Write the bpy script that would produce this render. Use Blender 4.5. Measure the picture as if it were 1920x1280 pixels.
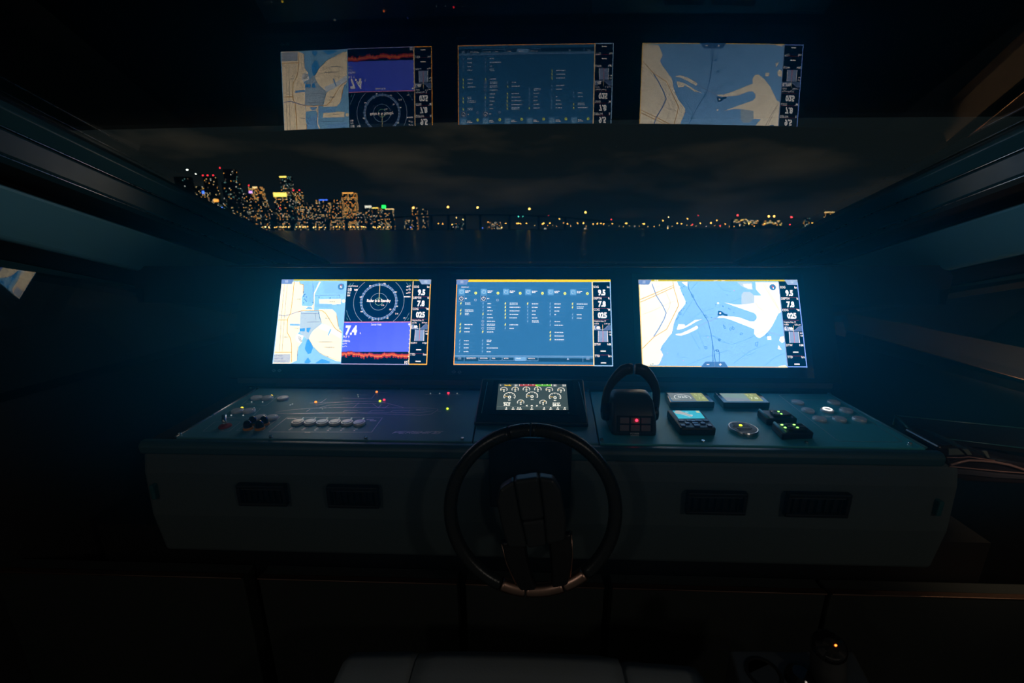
import bpy, math, random
import numpy as np
from mathutils import Vector, Matrix

for o in list(bpy.data.objects):
    bpy.data.objects.remove(o)
SC = bpy.context.scene
COL = SC.collection
random.seed(7)
R = math.radians

# ------------------------------------------------------------------ camera, sky, lamps, exposure
ZC = 1.6                                        # eye height above the cabin sole
F, YAW, PITCH, ROLL = 800.0, R(2.178), R(14.775), R(-0.2238)
_fw = Vector((-math.sin(YAW) * math.cos(PITCH), math.cos(YAW) * math.cos(PITCH), -math.sin(PITCH)))
_r0 = Vector((math.cos(YAW), math.sin(YAW), 0)); _u0 = _r0.cross(_fw)
_rt = math.cos(ROLL) * _r0 + math.sin(ROLL) * _u0
_up = -math.sin(ROLL) * _r0 + math.cos(ROLL) * _u0
CAM0 = Vector((0, 0, ZC))
cd = bpy.data.cameras.new('camera'); cam = bpy.data.objects.new('camera', cd); COL.objects.link(cam)
cam.matrix_world = Matrix(((_rt.x, _up.x, -_fw.x, 0), (_rt.y, _up.y, -_fw.y, 0), (_rt.z, _up.z, -_fw.z, ZC), (0, 0, 0, 1)))
cd.sensor_width = 36; cd.lens = 36 * F / 1920; cd.clip_start = .02; cd.clip_end = 9000
cd.dof.use_dof = True; cd.dof.focus_distance = 1.36; cd.dof.aperture_fstop = 3.2
SC.camera = cam
vs = SC.view_settings
vs.view_transform = 'Standard'; vs.look = 'None'; vs.gamma = 1; vs.use_curve_mapping = False; vs.exposure = 0
SC.cycles.use_denoising = True; SC.cycles.use_adaptive_sampling = False
BLOOM = 1.5                                      # density of the haze volume that stands in for lens glow, per metre
SC.cycles.max_bounces = 8; SC.cycles.transparent_max_bounces = 16; SC.cycles.volume_bounces = 0
SC.cycles.sample_clamp_indirect = 6

W = bpy.data.worlds.new('night_sky'); SC.world = W; W.use_nodes = True
nt = W.node_tree; nt.nodes.clear()
def wn(t): return nt.nodes.new(t)
wo = wn('ShaderNodeOutputWorld'); bg = wn('ShaderNodeBackground'); tc = wn('ShaderNodeTexCoord')
mp = wn('ShaderNodeMapping'); nz = wn('ShaderNodeTexNoise'); rp = wn('ShaderNodeValToRGB')
mp.inputs['Scale'].default_value = (2.2, 2.2, 9.0); nz.inputs['Scale'].default_value = 1.7; nz.inputs['Detail'].default_value = 5
nt.links.new(tc.outputs['Generated'], mp.inputs[0]); nt.links.new(mp.outputs[0], nz.inputs['Vector']); nt.links.new(nz.outputs[0], rp.inputs[0])
e = rp.color_ramp.elements
e[0].position = .47; e[0].color = (.0092, .0118, .0120, 1); e[1].position = .72; e[1].color = (.048, .037, .027, 1)
nt.links.new(rp.outputs[0], bg.inputs[0]); bg.inputs[1].default_value = 1.0
nt.links.new(bg.outputs[0], wo.inputs[0])

def lamp(name, loc, aim, col, watts, size):
    l = bpy.data.lights.new(name, 'AREA'); l.color = col; l.energy = watts; l.shape = 'DISK'; l.size = size
    o = bpy.data.objects.new(name, l); COL.objects.link(o); o.location = loc
    o.rotation_euler = (Vector(aim) - Vector(loc)).to_track_quat('-Z', 'Y').to_euler(); return o
lamp('cabin_downlight', (1.15, -.75, 2.05), (.55, .9, .7), (1, .88, .76), 1.5, .12)
lamp('cabin_downlight', (-.9, -.9, 2.05), (-.1, .9, .7), (1, .9, .8), 1.0, .12)

def spot(name, loc, aim, col, watts, deg):
    l = bpy.data.lights.new(name, 'SPOT'); l.color = col; l.energy = watts; l.spot_size = R(deg); l.spot_blend = .8; l.shadow_soft_size = .03
    o = bpy.data.objects.new(name, l); COL.objects.link(o); o.location = loc
    o.rotation_euler = (Vector(aim) - Vector(loc)).to_track_quat('-Z', 'Y').to_euler(); return o
spot('coaming_fill_spot', (1.40, .15, 1.85), (1.34, .95, 1.10), (1, .72, .55), 9, 34)  # narrow spot added to brighten the side coaming

# ------------------------------------------------------------------ pixel / plane helpers
def ray(px, py):
    return (_fw + _rt * ((px - 960) / F) - _up * ((py - 640) / F))
def at_z(px, py, z):                # point of the pixel's ray on the level z (metres below/above the eye)
    d = ray(px, py); return CAM0 + d * (z / d.z)
def at_y(px, py, y):
    d = ray(px, py); return CAM0 + d * (y / d.y)
def at_x(px, py, x):
    d = ray(px, py); return CAM0 + d * (x / d.x)
def at_plane(px, py, p, n):
    d = ray(px, py); return CAM0 + d * ((Vector(p) - CAM0).dot(Vector(n)) / d.dot(Vector(n)))
def V(x, y, z): return Vector((x, y, ZC + z))      # z counted from the eye

# ------------------------------------------------------------------ materials
def pmat(name, base, rough=.5, metal=0., ior=1.45, noise=0., nscale=60., bump=0., spec=None, coat=0.):
    m = bpy.data.materials.new(name); m.use_nodes = True; t = m.node_tree; b = t.nodes['Principled BSDF']
    b.inputs['Base Color'].default_value = (*base, 1); b.inputs['Roughness'].default_value = rough
    b.inputs['Metallic'].default_value = metal; b.inputs['IOR'].default_value = ior
    if spec is not None: b.inputs['Specular IOR Level'].default_value = spec
    if coat: b.inputs['Coat Weight'].default_value = coat; b.inputs['Coat Roughness'].default_value = .08
    c = t.nodes.new('ShaderNodeTexCoord'); n = t.nodes.new('ShaderNodeTexNoise'); n.inputs['Scale'].default_value = nscale; n.inputs['Detail'].default_value = 4
    t.links.new(c.outputs['Object'], n.inputs['Vector'])
    if noise:
        mr = t.nodes.new('ShaderNodeMapRange'); mr.inputs['To Min'].default_value = max(.02, rough - noise); mr.inputs['To Max'].default_value = min(1, rough + noise)
        t.links.new(n.outputs[0], mr.inputs['Value']); t.links.new(mr.outputs[0], b.inputs['Roughness'])
    if bump:
        bp = t.nodes.new('ShaderNodeBump'); bp.inputs['Strength'].default_value = bump; bp.inputs['Distance'].default_value = .002
        t.links.new(n.outputs[0], bp.inputs['Height']); t.links.new(bp.outputs[0], b.inputs['Normal'])
    return m
def emat(name, col, s, sampled=False):
    m = bpy.data.materials.new(name); m.use_nodes = True; t = m.node_tree; t.nodes.clear()
    e_ = t.nodes.new('ShaderNodeEmission'); o_ = t.nodes.new('ShaderNodeOutputMaterial')
    e_.inputs[0].default_value = (*col, 1); e_.inputs[1].default_value = s; t.links.new(e_.outputs[0], o_.inputs[0])
    m.cycles.emission_sampling = 'AUTO' if sampled else 'NONE'; return m
def vmat(name, sampled):            # a display: every stroke of the picture carries its own colour
    m = bpy.data.materials.new(name); m.use_nodes = True; t = m.node_tree; t.nodes.clear()
    a = t.nodes.new('ShaderNodeAttribute'); a.attribute_name = 'Col'
    e_ = t.nodes.new('ShaderNodeEmission'); o_ = t.nodes.new('ShaderNodeOutputMaterial')
    t.links.new(a.outputs['Color'], e_.inputs[0]); t.links.new(e_.outputs[0], o_.inputs[0]); e_.inputs[1].default_value = 1.5
    m.cycles.emission_sampling = 'FRONT' if sampled else 'NONE'; return m
def glass(name, tint):
    m = bpy.data.materials.new(name); m.use_nodes = True; t = m.node_tree; t.nodes.clear()
    fr = t.nodes.new('ShaderNodeFresnel'); fr.inputs['IOR'].default_value = 1.75
    tr = t.nodes.new('ShaderNodeBsdfTransparent'); tr.inputs[0].default_value = (*tint, 1)
    gl = t.nodes.new('ShaderNodeBsdfGlossy'); gl.inputs['Roughness'].default_value = 0.0
    mx = t.nodes.new('ShaderNodeMixShader'); o_ = t.nodes.new('ShaderNodeOutputMaterial')
    t.links.new(fr.outputs[0], mx.inputs[0]); t.links.new(tr.outputs[0], mx.inputs[1]); t.links.new(gl.outputs[0], mx.inputs[2]); t.links.new(mx.outputs[0], o_.inputs[0])
    return m
def panel_mat(name, base, rough, spec, lines=0.):    # satin board with a fine diagonal weave
    m = pmat(name, base, rough, 0, 2.0, spec=spec); t = m.node_tree; b = t.nodes['Principled BSDF']
    c = t.nodes.new('ShaderNodeTexCoord'); mpp = t.nodes.new('ShaderNodeMapping'); w = t.nodes.new('ShaderNodeTexWave')
    mpp.inputs['Rotation'].default_value = (0, 0, R(lines)); w.inputs['Scale'].default_value = 42
    t.links.new(c.outputs['Object'], mpp.inputs[0]); t.links.new(mpp.outputs[0], w.inputs[0])
    b.inputs['Specular Tint'].default_value = (.62, .95, 1, 1)  # teal cast of the reflected screens put into the tint
    mr = t.nodes.new('ShaderNodeMapRange'); mr.inputs['To Min'].default_value = rough - .05; mr.inputs['To Max'].default_value = rough + .10
    t.links.new(w.outputs['Fac'], mr.inputs['Value']); t.links.new(mr.outputs[0], b.inputs['Roughness'])
    return m
M = {}
M['bezel'] = pmat('black_glass', (.004, .005, .006), .16, noise=.04, nscale=8)
M['dash'] = pmat('matt_black_leather', (.012, .012, .013), .62, noise=.1, nscale=220, bump=.25)
M['fascia'] = pmat('charcoal_leather', (.070, .092, .092), .62, noise=.08, nscale=260, bump=.3)
M['locker'] = pmat('black_lacquer', (.03, .036, .034), .5, noise=.05)
M['panel'] = panel_mat('glowlit_carbon_board', (.08, .26, .32), .48, .5, 55)  # teal screen glow on the dark board is put into the base
M['panel_r'] = panel_mat('glowlit_carbon_board_right', (.06, .46, .52), .46, .5, -35)  # copy for the right board, stronger teal glow in its base
M['lip'] = pmat('satin_lip', (.03, .085, .10), .4, ior=1.7, noise=.05)
M['instglass'] = pmat('instrument_front_glass', (.01, .03, .035), .10, ior=2.2, noise=.03)
M['hub'] = pmat('dark_hub_leather', (.024, .028, .03), .36, noise=.06, nscale=200)
M['padkey'] = pmat('grey_brown_key', (.22, .17, .17), .45, noise=.05)
M['coamingbronze'] = pmat('satin_bronze_moulding', (.42, .25, .21), .35, .3, noise=.05)
M['coaming'] = pmat('gloss_dark_bronze', (.030, .024, .026), .15, coat=.4)
M['engrave'] = pmat('engraved_grey_line', (.9, .93, .95), .42, .85)
M['plastic'] = pmat('black_plastic', (.012, .012, .013), .38, noise=.06)
M['softplastic'] = pmat('soft_black_plastic', (.05, .052, .052), .4, noise=.06, nscale=150)
M['gloss'] = pmat('gloss_black', (.006, .006, .007), .1, coat=.5)
M['steel'] = pmat('brushed_steel', (.62, .62, .62), .28, 1., noise=.05)
M['steelcap'] = pmat('satin_steel_cap', (.92, .92, .92), .36, .25, ior=2.0, noise=.05)
M['chrome'] = pmat('chrome', (.8, .8, .8), .12, 1.)
M['bronze'] = pmat('brushed_bronze', (.55, .34, .26), .33, 1., noise=.08, nscale=200)
M['leather'] = pmat('black_wheel_leather', (.016, .021, .023), .27, noise=.06, nscale=320, bump=.15)
M['seat'] = pmat('grey_seat_leather', (.26, .29, .30), .5, noise=.08, nscale=200, bump=.25)
M['framedark'] = pmat('screenlit_dark_frame', (.008, .055, .064), .36, noise=.06)  # base carries teal screen light, darkened to offset the downlights
M['trimteal'] = pmat('screenlit_trim', (.18, .50, .58), .45, noise=.06)  # teal screen light on the side panels is put into this base
M['trimdark'] = pmat('screenlit_dark_trim', (.022, .095, .105), .36, noise=.06)  # dark trim, teal screen light mixed into the base as well
M['trimblack'] = pmat('black_trim', (.005, .005, .005), .6)
M['brown'] = pmat('brown_leather_strip', (.16, .11, .09), .5, noise=.1, nscale=200)
M['railleather'] = pmat('brown_rail_leather', (.055, .052, .055), .5, noise=.1, nscale=100)
M['teak'] = pmat('warm_timber_deck', (.55, .44, .34), .45, noise=.1, nscale=30)
M['wall'] = pmat('dark_side_lining', (.020, .021, .022), .6, noise=.1)
M['floor'] = pmat('dark_sole', (.02, .017, .015), .5, noise=.1)
M['frit'] = pmat('black_glass_band', (.003, .003, .003), .4)
M['orange'] = pmat('orange_ring', (.8, .30, .04), .4)
M['red'] = pmat('red_plastic', (.35, .05, .04), .4)
M['concrete'] = pmat('night_concrete', (.03, .03, .032), .8)
M['tower'] = pmat('night_tower', (.02, .022, .025), .6)
M['land'] = pmat('dark_shore', (.01, .012, .01), .9)
M['windshield'] = glass('tinted_windshield_glass', (.70, .76, .76))
M['sideglass'] = glass('tinted_side_glass', (.5, .55, .56))
M['scr'] = vmat('display_picture', True); M['scrd'] = vmat('display_detail', False)
def E_(name, col, s, sampled=False):
    M[name] = emat(name, col, s, sampled)
E_('led_red', (1, .02, .05), 6, True); E_('led_orange', (1, .16, .02), 6, True); E_('led_lime', (.65, .85, .03), 3.5); E_('led_green', (.25, 1, .12), 5)
E_('led_yellow', (1, .62, .03), 4); E_('led_white', (1, .96, .9), 2.2, True); E_('led_off_glow', (.5, .6, .62), .6)
E_('win_amber', (1, .42, .08), 4.4); E_('win_warm', (1, .66, .28), 4.0); E_('win_white', (1, .92, .75), 3.2); E_('win_teal', (.35, .8, .75), 1.2)
E_('win_dim', (.8, .55, .35), .55); E_('city_red', (1, .03, .05), 6); E_('city_blue', (.05, .15, 1), 7); E_('city_green', (.02, 1, .1), 7)
E_('city_violet', (.7, .3, 1), 5); E_('city_yellow', (1, .70, .12), 5); E_('city_orange', (1, .33, .05), 5)
E_('lamp_amber', (1, .42, .07), 30); E_('lamp_warm', (1, .62, .2), 26); E_('lamp_white', (1, .95, .8), 20); E_('lamp_red', (1, .04, .05), 16); E_('lamp_teal', (.1, 1, .7), 14); E_('lamp_blue', (.1, .2, 1), 16)

# ------------------------------------------------------------------ mesh builder
def wloc(o):
    v = Vector((0, 0, 0))
    while o is not None: v += o.location; o = o.parent
    return v
class MB:
    def __init__(s): s.v = []; s.f = []; s.m = []; s.smooth = []
    def add(s, vs, fs, mi=0, sm=False):
        b = len(s.v); s.v += [Vector(p) for p in vs]; s.f += [[b + i for i in f] for f in fs]; s.m += [mi] * len(fs); s.smooth += [sm] * len(fs); return s
    def hexa(s, p, mi=0):           # 8 points: bottom 0-3 (ccw), top 4-7
        return s.add(p, [(3, 2, 1, 0), (4, 5, 6, 7), (0, 1, 5, 4), (1, 2, 6, 5), (2, 3, 7, 6), (3, 0, 4, 7)], mi)
    def box(s, c, d, mi=0, rot=None):
        c = Vector(c); x, y, z = d[0] / 2, d[1] / 2, d[2] / 2
        p = [Vector(q) for q in ((-x, -y, -z), (x, -y, -z), (x, y, -z), (-x, y, -z), (-x, -y, z), (x, -y, z), (x, y, z), (-x, y, z))]
        if rot is not None: p = [rot @ q for q in p]
        return s.hexa([c + q for q in p], mi)
    def prism(s, poly, vec, mi=0, sm=False):    # planar polygon pushed along vec
        n = len(poly); a = [Vector(p) for p in poly]; b = [p + Vector(vec) for p in a]
        nrm = Vector((0, 0, 0))
        for i in range(n): nrm += a[i].cross(a[(i + 1) % n])
        flip = nrm.dot(Vector(vec)) > 0
        fs = [list(range(n))[::-1], [n + i for i in range(n)]] + [[i, (i + 1) % n, n + (i + 1) % n, n + i] for i in range(n)]
        if not flip: fs = [f[::-1] for f in fs]
        return s.add(a + b, fs, mi, sm)
    def tube(s, path, rad, seg=12, mi=0, closed=False, flat=1., upv=None):
        path = [Vector(p) for p in path]; n = len(path); vs = []
        prev = None
        for i, p in enumerate(path):
            if closed: t = (path[(i + 1) % n] - path[i - 1]).normalized()
            else: t = (path[min(i + 1, n - 1)] - path[max(i - 1, 0)]).normalized()
            if prev is None:
                u = (upv or (Vector((0, 0, 1)) if abs(t.z) < .9 else Vector((1, 0, 0)))); u = (u - t * u.dot(t)).normalized()
            else: u = (prev - t * prev.dot(t)).normalized()
            prev = u; w = t.cross(u); r = rad[i] if isinstance(rad, (list, tuple)) else rad
            for k in range(seg):
                a = 2 * math.pi * k / seg; vs.append(p + (u * math.cos(a) + w * math.sin(a) * flat) * r)
        fs = []
        for i in range(n if closed else n - 1):
            j = (i + 1) % n
            for k in range(seg): fs.append((i * seg + k, i * seg + (k + 1) % seg, j * seg + (k + 1) % seg, j * seg + k))
        s.add(vs, fs, mi, True)
        if not closed:
            b = len(s.v) - len(vs); s.f += [[b + k for k in range(seg)][::-1], [b + (n - 1) * seg + k for k in range(seg)]]; s.m += [mi, mi]; s.smooth += [False, False]
        return s
    def lathe(s, c, ax, prof, seg=28, mi=0, sq=None):    # prof: (radius, height) pairs
        c = Vector(c); ax = Vector(ax).normalized(); u = Vector((1, 0, 0)) if abs(ax.x) < .9 else Vector((0, 1, 0)); u = (u - ax * u.dot(ax)).normalized(); w = ax.cross(u)
        n = len(prof); vs = []; fs = []
        for r, h in prof:
            for k in range(seg):
                a = 2 * math.pi * k / seg; vs.append(c + ax * h + (u * math.cos(a) + w * math.sin(a)) * r)
        for i in range(n - 1):
            for k in range(seg): fs.append((i * seg + k, i * seg + (k + 1) % seg, (i + 1) * seg + (k + 1) % seg, (i + 1) * seg + k))
        fs.append(list(range(seg))[::-1]); fs.append([(n - 1) * seg + k for k in range(seg)])
        return s.add(vs, fs, mi, False)
    def sphere(s, c, r, mi=0, seg=10, rings=6, sc=(1, 1, 1)):
        c = Vector(c); vs = [c + Vector((0, 0, -r * sc[2]))]; fs = []
        for i in range(1, rings):
            th = math.pi * i / rings
            for k in range(seg):
                a = 2 * math.pi * k / seg; vs.append(c + Vector((r * sc[0] * math.sin(th) * math.cos(a), r * sc[1] * math.sin(th) * math.sin(a), -r * sc[2] * math.cos(th))))
        vs.append(c + Vector((0, 0, r * sc[2])))
        for k in range(seg): fs.append((0, 1 + (k + 1) % seg, 1 + k))
        for i in range(rings - 2):
            for k in range(seg): a = 1 + i * seg; fs.append((a + k, a + (k + 1) % seg, a + seg + (k + 1) % seg, a + seg + k))
        a = 1 + (rings - 2) * seg
        for k in range(seg): fs.append((a + k, a + (k + 1) % seg, len(vs) - 1))
        return s.add(vs, fs, mi, True)
    def build(s, name, mats, parent=None, bevel=0., seg=2, label=None):
        if not isinstance(mats, (list, tuple)): mats = [mats]
        off = wloc(parent) if parent else Vector((0, 0, 0))
        me = bpy.data.meshes.new(name); me.from_pydata([p - off for p in s.v], [], s.f)
        for m in mats: me.materials.append(M[m] if isinstance(m, str) else m)
        me.polygons.foreach_set('material_index', s.m); me.polygons.foreach_set('use_smooth', s.smooth)
        me.update()
        o = bpy.data.objects.new(name, me); COL.objects.link(o); o.parent = parent
        if bevel:
            b = o.modifiers.new('edge', 'BEVEL'); b.width = bevel; b.segments = seg; b.limit_method = 'ANGLE'; b.angle_limit = R(35)
        if label: o['label'] = label
        return o
def tag(o, label, cat, group=None):
    o['label'] = label; o['category'] = cat
    if group: o['group'] = group
    return o
def thing(name, loc, label, cat, group=None):
    o = bpy.data.objects.new(name, None); COL.objects.link(o); o.location = loc; o.empty_display_size = .05
    return tag(o, label, cat, group)
def struct(o): o['kind'] = 'structure'; return o
def dup(root, loc, label=None, group=None):
    r = root.copy(); COL.objects.link(r); r.location = loc
    if label: r['label'] = label
    if group: r['group'] = group
    for ch in root.children:
        c = ch.copy(); COL.objects.link(c); c.parent = r
        for g in ch.children:
            d = g.copy(); COL.objects.link(d); d.parent = c
    return r

# ------------------------------------------------------------------ drawing surface for displays and engraved boards
_glyph = {}
def glyphs(txt, bold):
    k = (txt, bold)
    if k not in _glyph:
        c = bpy.data.curves.new('t', 'FONT'); c.body = txt; c.size = 1; c.offset = bold; c.resolution_u = 2; c.fill_mode = 'FRONT'
        o = bpy.data.objects.new('t', c); COL.objects.link(o); bpy.context.view_layer.update()
        me = bpy.data.meshes.new_from_object(o.evaluated_get(bpy.context.evaluated_depsgraph_get()))
        vs = [(v.co.x, v.co.y) for v in me.vertices]; fs = [list(p.vertices) for p in me.polygons]
        bpy.data.objects.remove(o); bpy.data.meshes.remove(me); bpy.data.curves.remove(c)
        _glyph[k] = (vs, fs)
    return _glyph[k]
def homog(src, dst):
    A = []; b = []
    for (x, y), (u, v) in zip(src, dst):
        A += [[x, y, 1, 0, 0, 0, -u * x, -u * y], [0, 0, 0, x, y, 1, -v * x, -v * y]]; b += [u, v]
    h = np.linalg.solve(np.array(A, float), np.array(b, float)); return np.append(h, 1).reshape(3, 3)
class Canvas:                       # quad: TL TR BR BL in space; px: the same corners on the photo
    def __init__(s, quad, px, lift=.00016):
        s.q = [Vector(p) for p in quad]; s.W = (s.q[2] - s.q[3]).length; s.H = (s.q[0] - s.q[3]).length
        s.h = homog(px, [(0, 1), (1, 1), (1, 0), (0, 0)])
        s.n = (s.q[1] - s.q[0]).cross(s.q[0] - s.q[3]).normalized(); s.lift = lift
        s.v = []; s.f = []; s.c = []; s.m = []; s.k = 0
    def uv(s, p):
        a = s.h @ np.array([p[0], p[1], 1.]); return a[0] / a[2], a[1] / a[2]
    def pt(s, u, v, lay):
        q = s.q; return (q[3] * (1 - u) + q[2] * u) * (1 - v) + (q[0] * (1 - u) + q[1] * u) * v + s.n * (s.lift * lay)
    def polyuv(s, uvs, col, lay, sampled=False, cols=None):
        b = len(s.v); s.v += [s.pt(u, v, lay) for u, v in uvs]
        a = sum(uvs[i][0] * uvs[(i + 1) % len(uvs)][1] - uvs[(i + 1) % len(uvs)][0] * uvs[i][1] for i in range(len(uvs)))
        idx = list(range(b, b + len(uvs))); cc = cols or [col] * len(uvs)
        if a < 0: idx = idx[::-1]; cc = cc[::-1]
        s.f.append(idx); s.c.append(cc); s.m.append(0 if sampled else 1)
    def poly(s, pts, col, lay, sampled=False): s.polyuv([s.clip(s.uv(p)) for p in pts], col, lay, sampled)
    def clip(s, p): return (min(1, max(0, p[0])), min(1, max(0, p[1])))
    def rect(s, x0, y0, x1, y1, col, lay, sampled=False): s.poly([(x0, y0), (x1, y0), (x1, y1), (x0, y1)], col, lay, sampled)
    def lineuv(s, uvs, w, col, lay, closed=False):      # w in metres
        P = [Vector((u * s.W, v * s.H)) for u, v in uvs]; n = len(P)
        for i in range(n if closed else n - 1):
            a, b = P[i], P[(i + 1) % n]
            if min(a.x, b.x) < -.03 * s.W or max(a.x, b.x) > 1.03 * s.W or min(a.y, b.y) < -.03 * s.H or max(a.y, b.y) > 1.03 * s.H: continue
            a = Vector((min(s.W - w / 2, max(w / 2, a.x)), min(s.H - w / 2, max(w / 2, a.y)))); b = Vector((min(s.W - w / 2, max(w / 2, b.x)), min(s.H - w / 2, max(w / 2, b.y))))
            d = b - a
            if d.length < 1e-7: continue
            d.normalize(); nn = Vector((-d.y, d.x)) * w / 2; a = a - d * w * .3; b = b + d * w * .3
            s.polyuv([((p.x) / s.W, p.y / s.H) for p in (a + nn, a - nn, b - nn, b + nn)], col, lay)
    def mpp(s, p):                   # metres per photo pixel, along u
        u0 = s.uv((p[0] - 1, p[1])); u1 = s.uv((p[0] + 1, p[1])); return math.hypot((u1[0] - u0[0]) * s.W, (u1[1] - u0[1]) * s.H) / 2
    def line(s, pts, wpx, col, lay, closed=False):
        s.lineuv([s.uv(p) for p in pts], wpx * s.mpp(pts[0]), col, lay, closed)
    def circ(s, c, rpx, col, lay, wpx=None, a0=0, a1=360, n=40, box=None):
        u, v = s.uv(c); k = s.mpp(c); r = rpx * k
        pts = [(u + r * math.cos(R(a0 + (a1 - a0) * i / n)) / s.W, v + r * math.sin(R(a0 + (a1 - a0) * i / n)) / s.H) for i in range(n + 1)]
        if wpx is None: s.polyuv([s.clip(p) for p in pts[:-1]], col, lay); return
        if box:
            x0, y0 = s.uv((box[0], box[3])); x1, y1 = s.uv((box[2], box[1]))
            run = []
            for p in pts + [None]:
                if p is not None and x0 <= p[0] <= x1 and y0 <= p[1] <= y1: run.append(p)
                else:
                    if len(run) > 1: s.lineuv(run, wpx * k, col, lay)
                    run = []
        else: s.lineuv(pts, wpx * k, col, lay)
    def text(s, txt, p, hpx, col, lay, align='c', bold=.02, cond=.85):
        vs, fs = glyphs(txt, bold)
        if not vs: return
        x0 = min(v[0] for v in vs); x1 = max(v[0] for v in vs)
        t = s.uv((p[0], p[1] - hpx / 2)); b = s.uv((p[0], p[1] + hpx / 2)); hm = math.hypot((t[0] - b[0]) * s.W, (t[1] - b[1]) * s.H)
        k = hm / .73; u, v = s.uv(p); ax = {'c': (x0 + x1) / 2, 'l': x0, 'r': x1}[align]
        for f in fs:
            s.polyuv([(u + (vs[i][0] - ax) * k * cond / s.W, v + (vs[i][1] - .365) * k / s.H) for i in f], col, lay)
    def scribble(s, p, wpx, hpx, col, lay):      # lettering too small to read
        x = p[0]; rnd = random.Random(int(p[0] * 31 + p[1] * 17)); s.k += 1
        while x < p[0] + wpx:
            w = rnd.uniform(1.6, 4.2); w = min(w, p[0] + wpx - x)
            if w > .4: s.rect(x, p[1] - hpx / 2, x + w, p[1] + hpx / 2, col, lay)
            x += w + rnd.uniform(.5, .9)
    def build(s, name, parent, mats=('scr', 'scrd')):
        off = wloc(parent); me = bpy.data.meshes.new(name); me.from_pydata([p - off for p in s.v], [], s.f)
        for m in mats: me.materials.append(M[m])
        me.polygons.foreach_set('material_index', s.m)
        at = me.color_attributes.new('Col', 'FLOAT_COLOR', 'CORNER')
        flat = []
        for cc in s.c:
            for c in cc: flat += [c[0], c[1], c[2], 1]
        at.data.foreach_set('color', flat); me.update()
        o = bpy.data.objects.new(name, me); COL.objects.link(o); o.parent = parent; return o
def crop(x0, y0, k): return lambda pts: [(x0 + a / k, y0 + b / k) for a, b in pts]

# ================================================================== THE SETTING
RAKE = 1 / 3.1638
def gy(x, z, w=0.): return 1.8013 - 3.1638 * (z - w) - .0075 * x - .0423 * x * x     # windshield: y for (x, z)
def glass_sheet(w, flip):
    vs = []; fs = []; nx = 20; zz = [.46, .34, .22, .10, -.03, -.17]
    for z in zz:
        for i in range(nx + 1):
            x = -1.14 + 2.28 * i / nx; vs.append(V(x, gy(x, z, w), z))
    for j in range(len(zz) - 1):
        for i in range(nx):
            a = j * (nx + 1) + i; f = (a, a + nx + 1, a + nx + 2, a + 1); fs.append(f[::-1] if flip else f)
    return vs, fs
b = MB(); vs_, fs_ = glass_sheet(0, False); b.add(vs_, fs_, 0, True); vs_, fs_ = glass_sheet(.0055, False); b.add(vs_, fs_, 0, True)
ws = struct(b.build('window_1', 'windshield'))
# the normals of both sheets look into the cabin
for p_ in ws.data.polygons[:1]:
    if p_.normal.z > 0: ws.data.flip_normals()
# opaque black band and hardtop above the glass, from the line where the sky begins
b = MB(); vs = []; fs = []
for j, z in enumerate((.243, .49)):
    for w, z in ((.02, z), (.07, z + .055)):
        for i in range(21):
            x = -1.3 + 2.6 * i / 20; vs.append(V(x, gy(x, z - .01 * (x / 1.1) ** 2, w), z - .01 * (x / 1.1) ** 2))
n = 21
for i in range(20):
    fs += [(i, i + 1, 2 * n + i + 1, 2 * n + i), (n + i, 3 * n + i, 3 * n + i + 1, n + i + 1), (i, n + i, n + i + 1, i + 1), (2 * n + i, 2 * n + i + 1, 3 * n + i + 1, 3 * n + i)]
b.add(vs, fs); struct(b.build('ceiling', 'frit'))

def beam(name, prof, mat, sx, y0=.25, y1=2.35, bevel=.003):     # profile (x, height off the glass) pushed along the rake
    b = MB()
    def P(x, w, y): return V(sx * x, y, (1.8013 - .0423 * x * x - y) / 3.1638 + w)
    b.prism([P(x, w, y0) for x, w in prof], P(1, 0, y1) - P(1, 0, y0))
    return struct(b.build(name, mat, bevel=bevel))
kk = 0
for sx in (-1, 1):
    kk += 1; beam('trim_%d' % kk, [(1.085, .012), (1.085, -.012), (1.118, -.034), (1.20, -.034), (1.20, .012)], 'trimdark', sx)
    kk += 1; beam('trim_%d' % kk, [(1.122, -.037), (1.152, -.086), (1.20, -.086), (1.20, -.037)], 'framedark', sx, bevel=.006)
    kk += 1; beam('trim_%d' % kk, [(1.20, -.04), (1.20, -.075), (1.33, -.075), (1.40, -.14), (1.5, -.14), (1.5, -.04)], 'trimblack', sx)  # shadow gap below the frame, its shade put in as black material
    kk += 1; beam('trim_%d' % kk, [(1.295, -.10), (1.415, -.204), (1.47, -.204), (1.47, -.145), (1.385, -.145), (1.325, -.088)], 'trimteal', sx, bevel=.01)
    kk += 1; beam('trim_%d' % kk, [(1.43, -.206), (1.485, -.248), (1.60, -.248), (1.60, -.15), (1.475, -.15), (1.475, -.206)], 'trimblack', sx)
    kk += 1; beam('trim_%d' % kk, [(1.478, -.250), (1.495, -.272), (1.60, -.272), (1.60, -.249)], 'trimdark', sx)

for sx in (-1, 1):                  # steel beads added as highlight lines along the two lower edges of the windshield frame
    for x_, w_ in ((1.1195, -.0362), (1.153, -.0875)):
        kk += 1; b = MB()
        def P(x, w, y): return V(sx * x, y, (1.8013 - .0423 * x * x - y) / 3.1638 + w)
        b.tube([P(x_, w_, .3), P(x_, w_, 2.0)], .0016, 6); struct(b.build('trim_%d' % kk, 'steel'))
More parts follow.
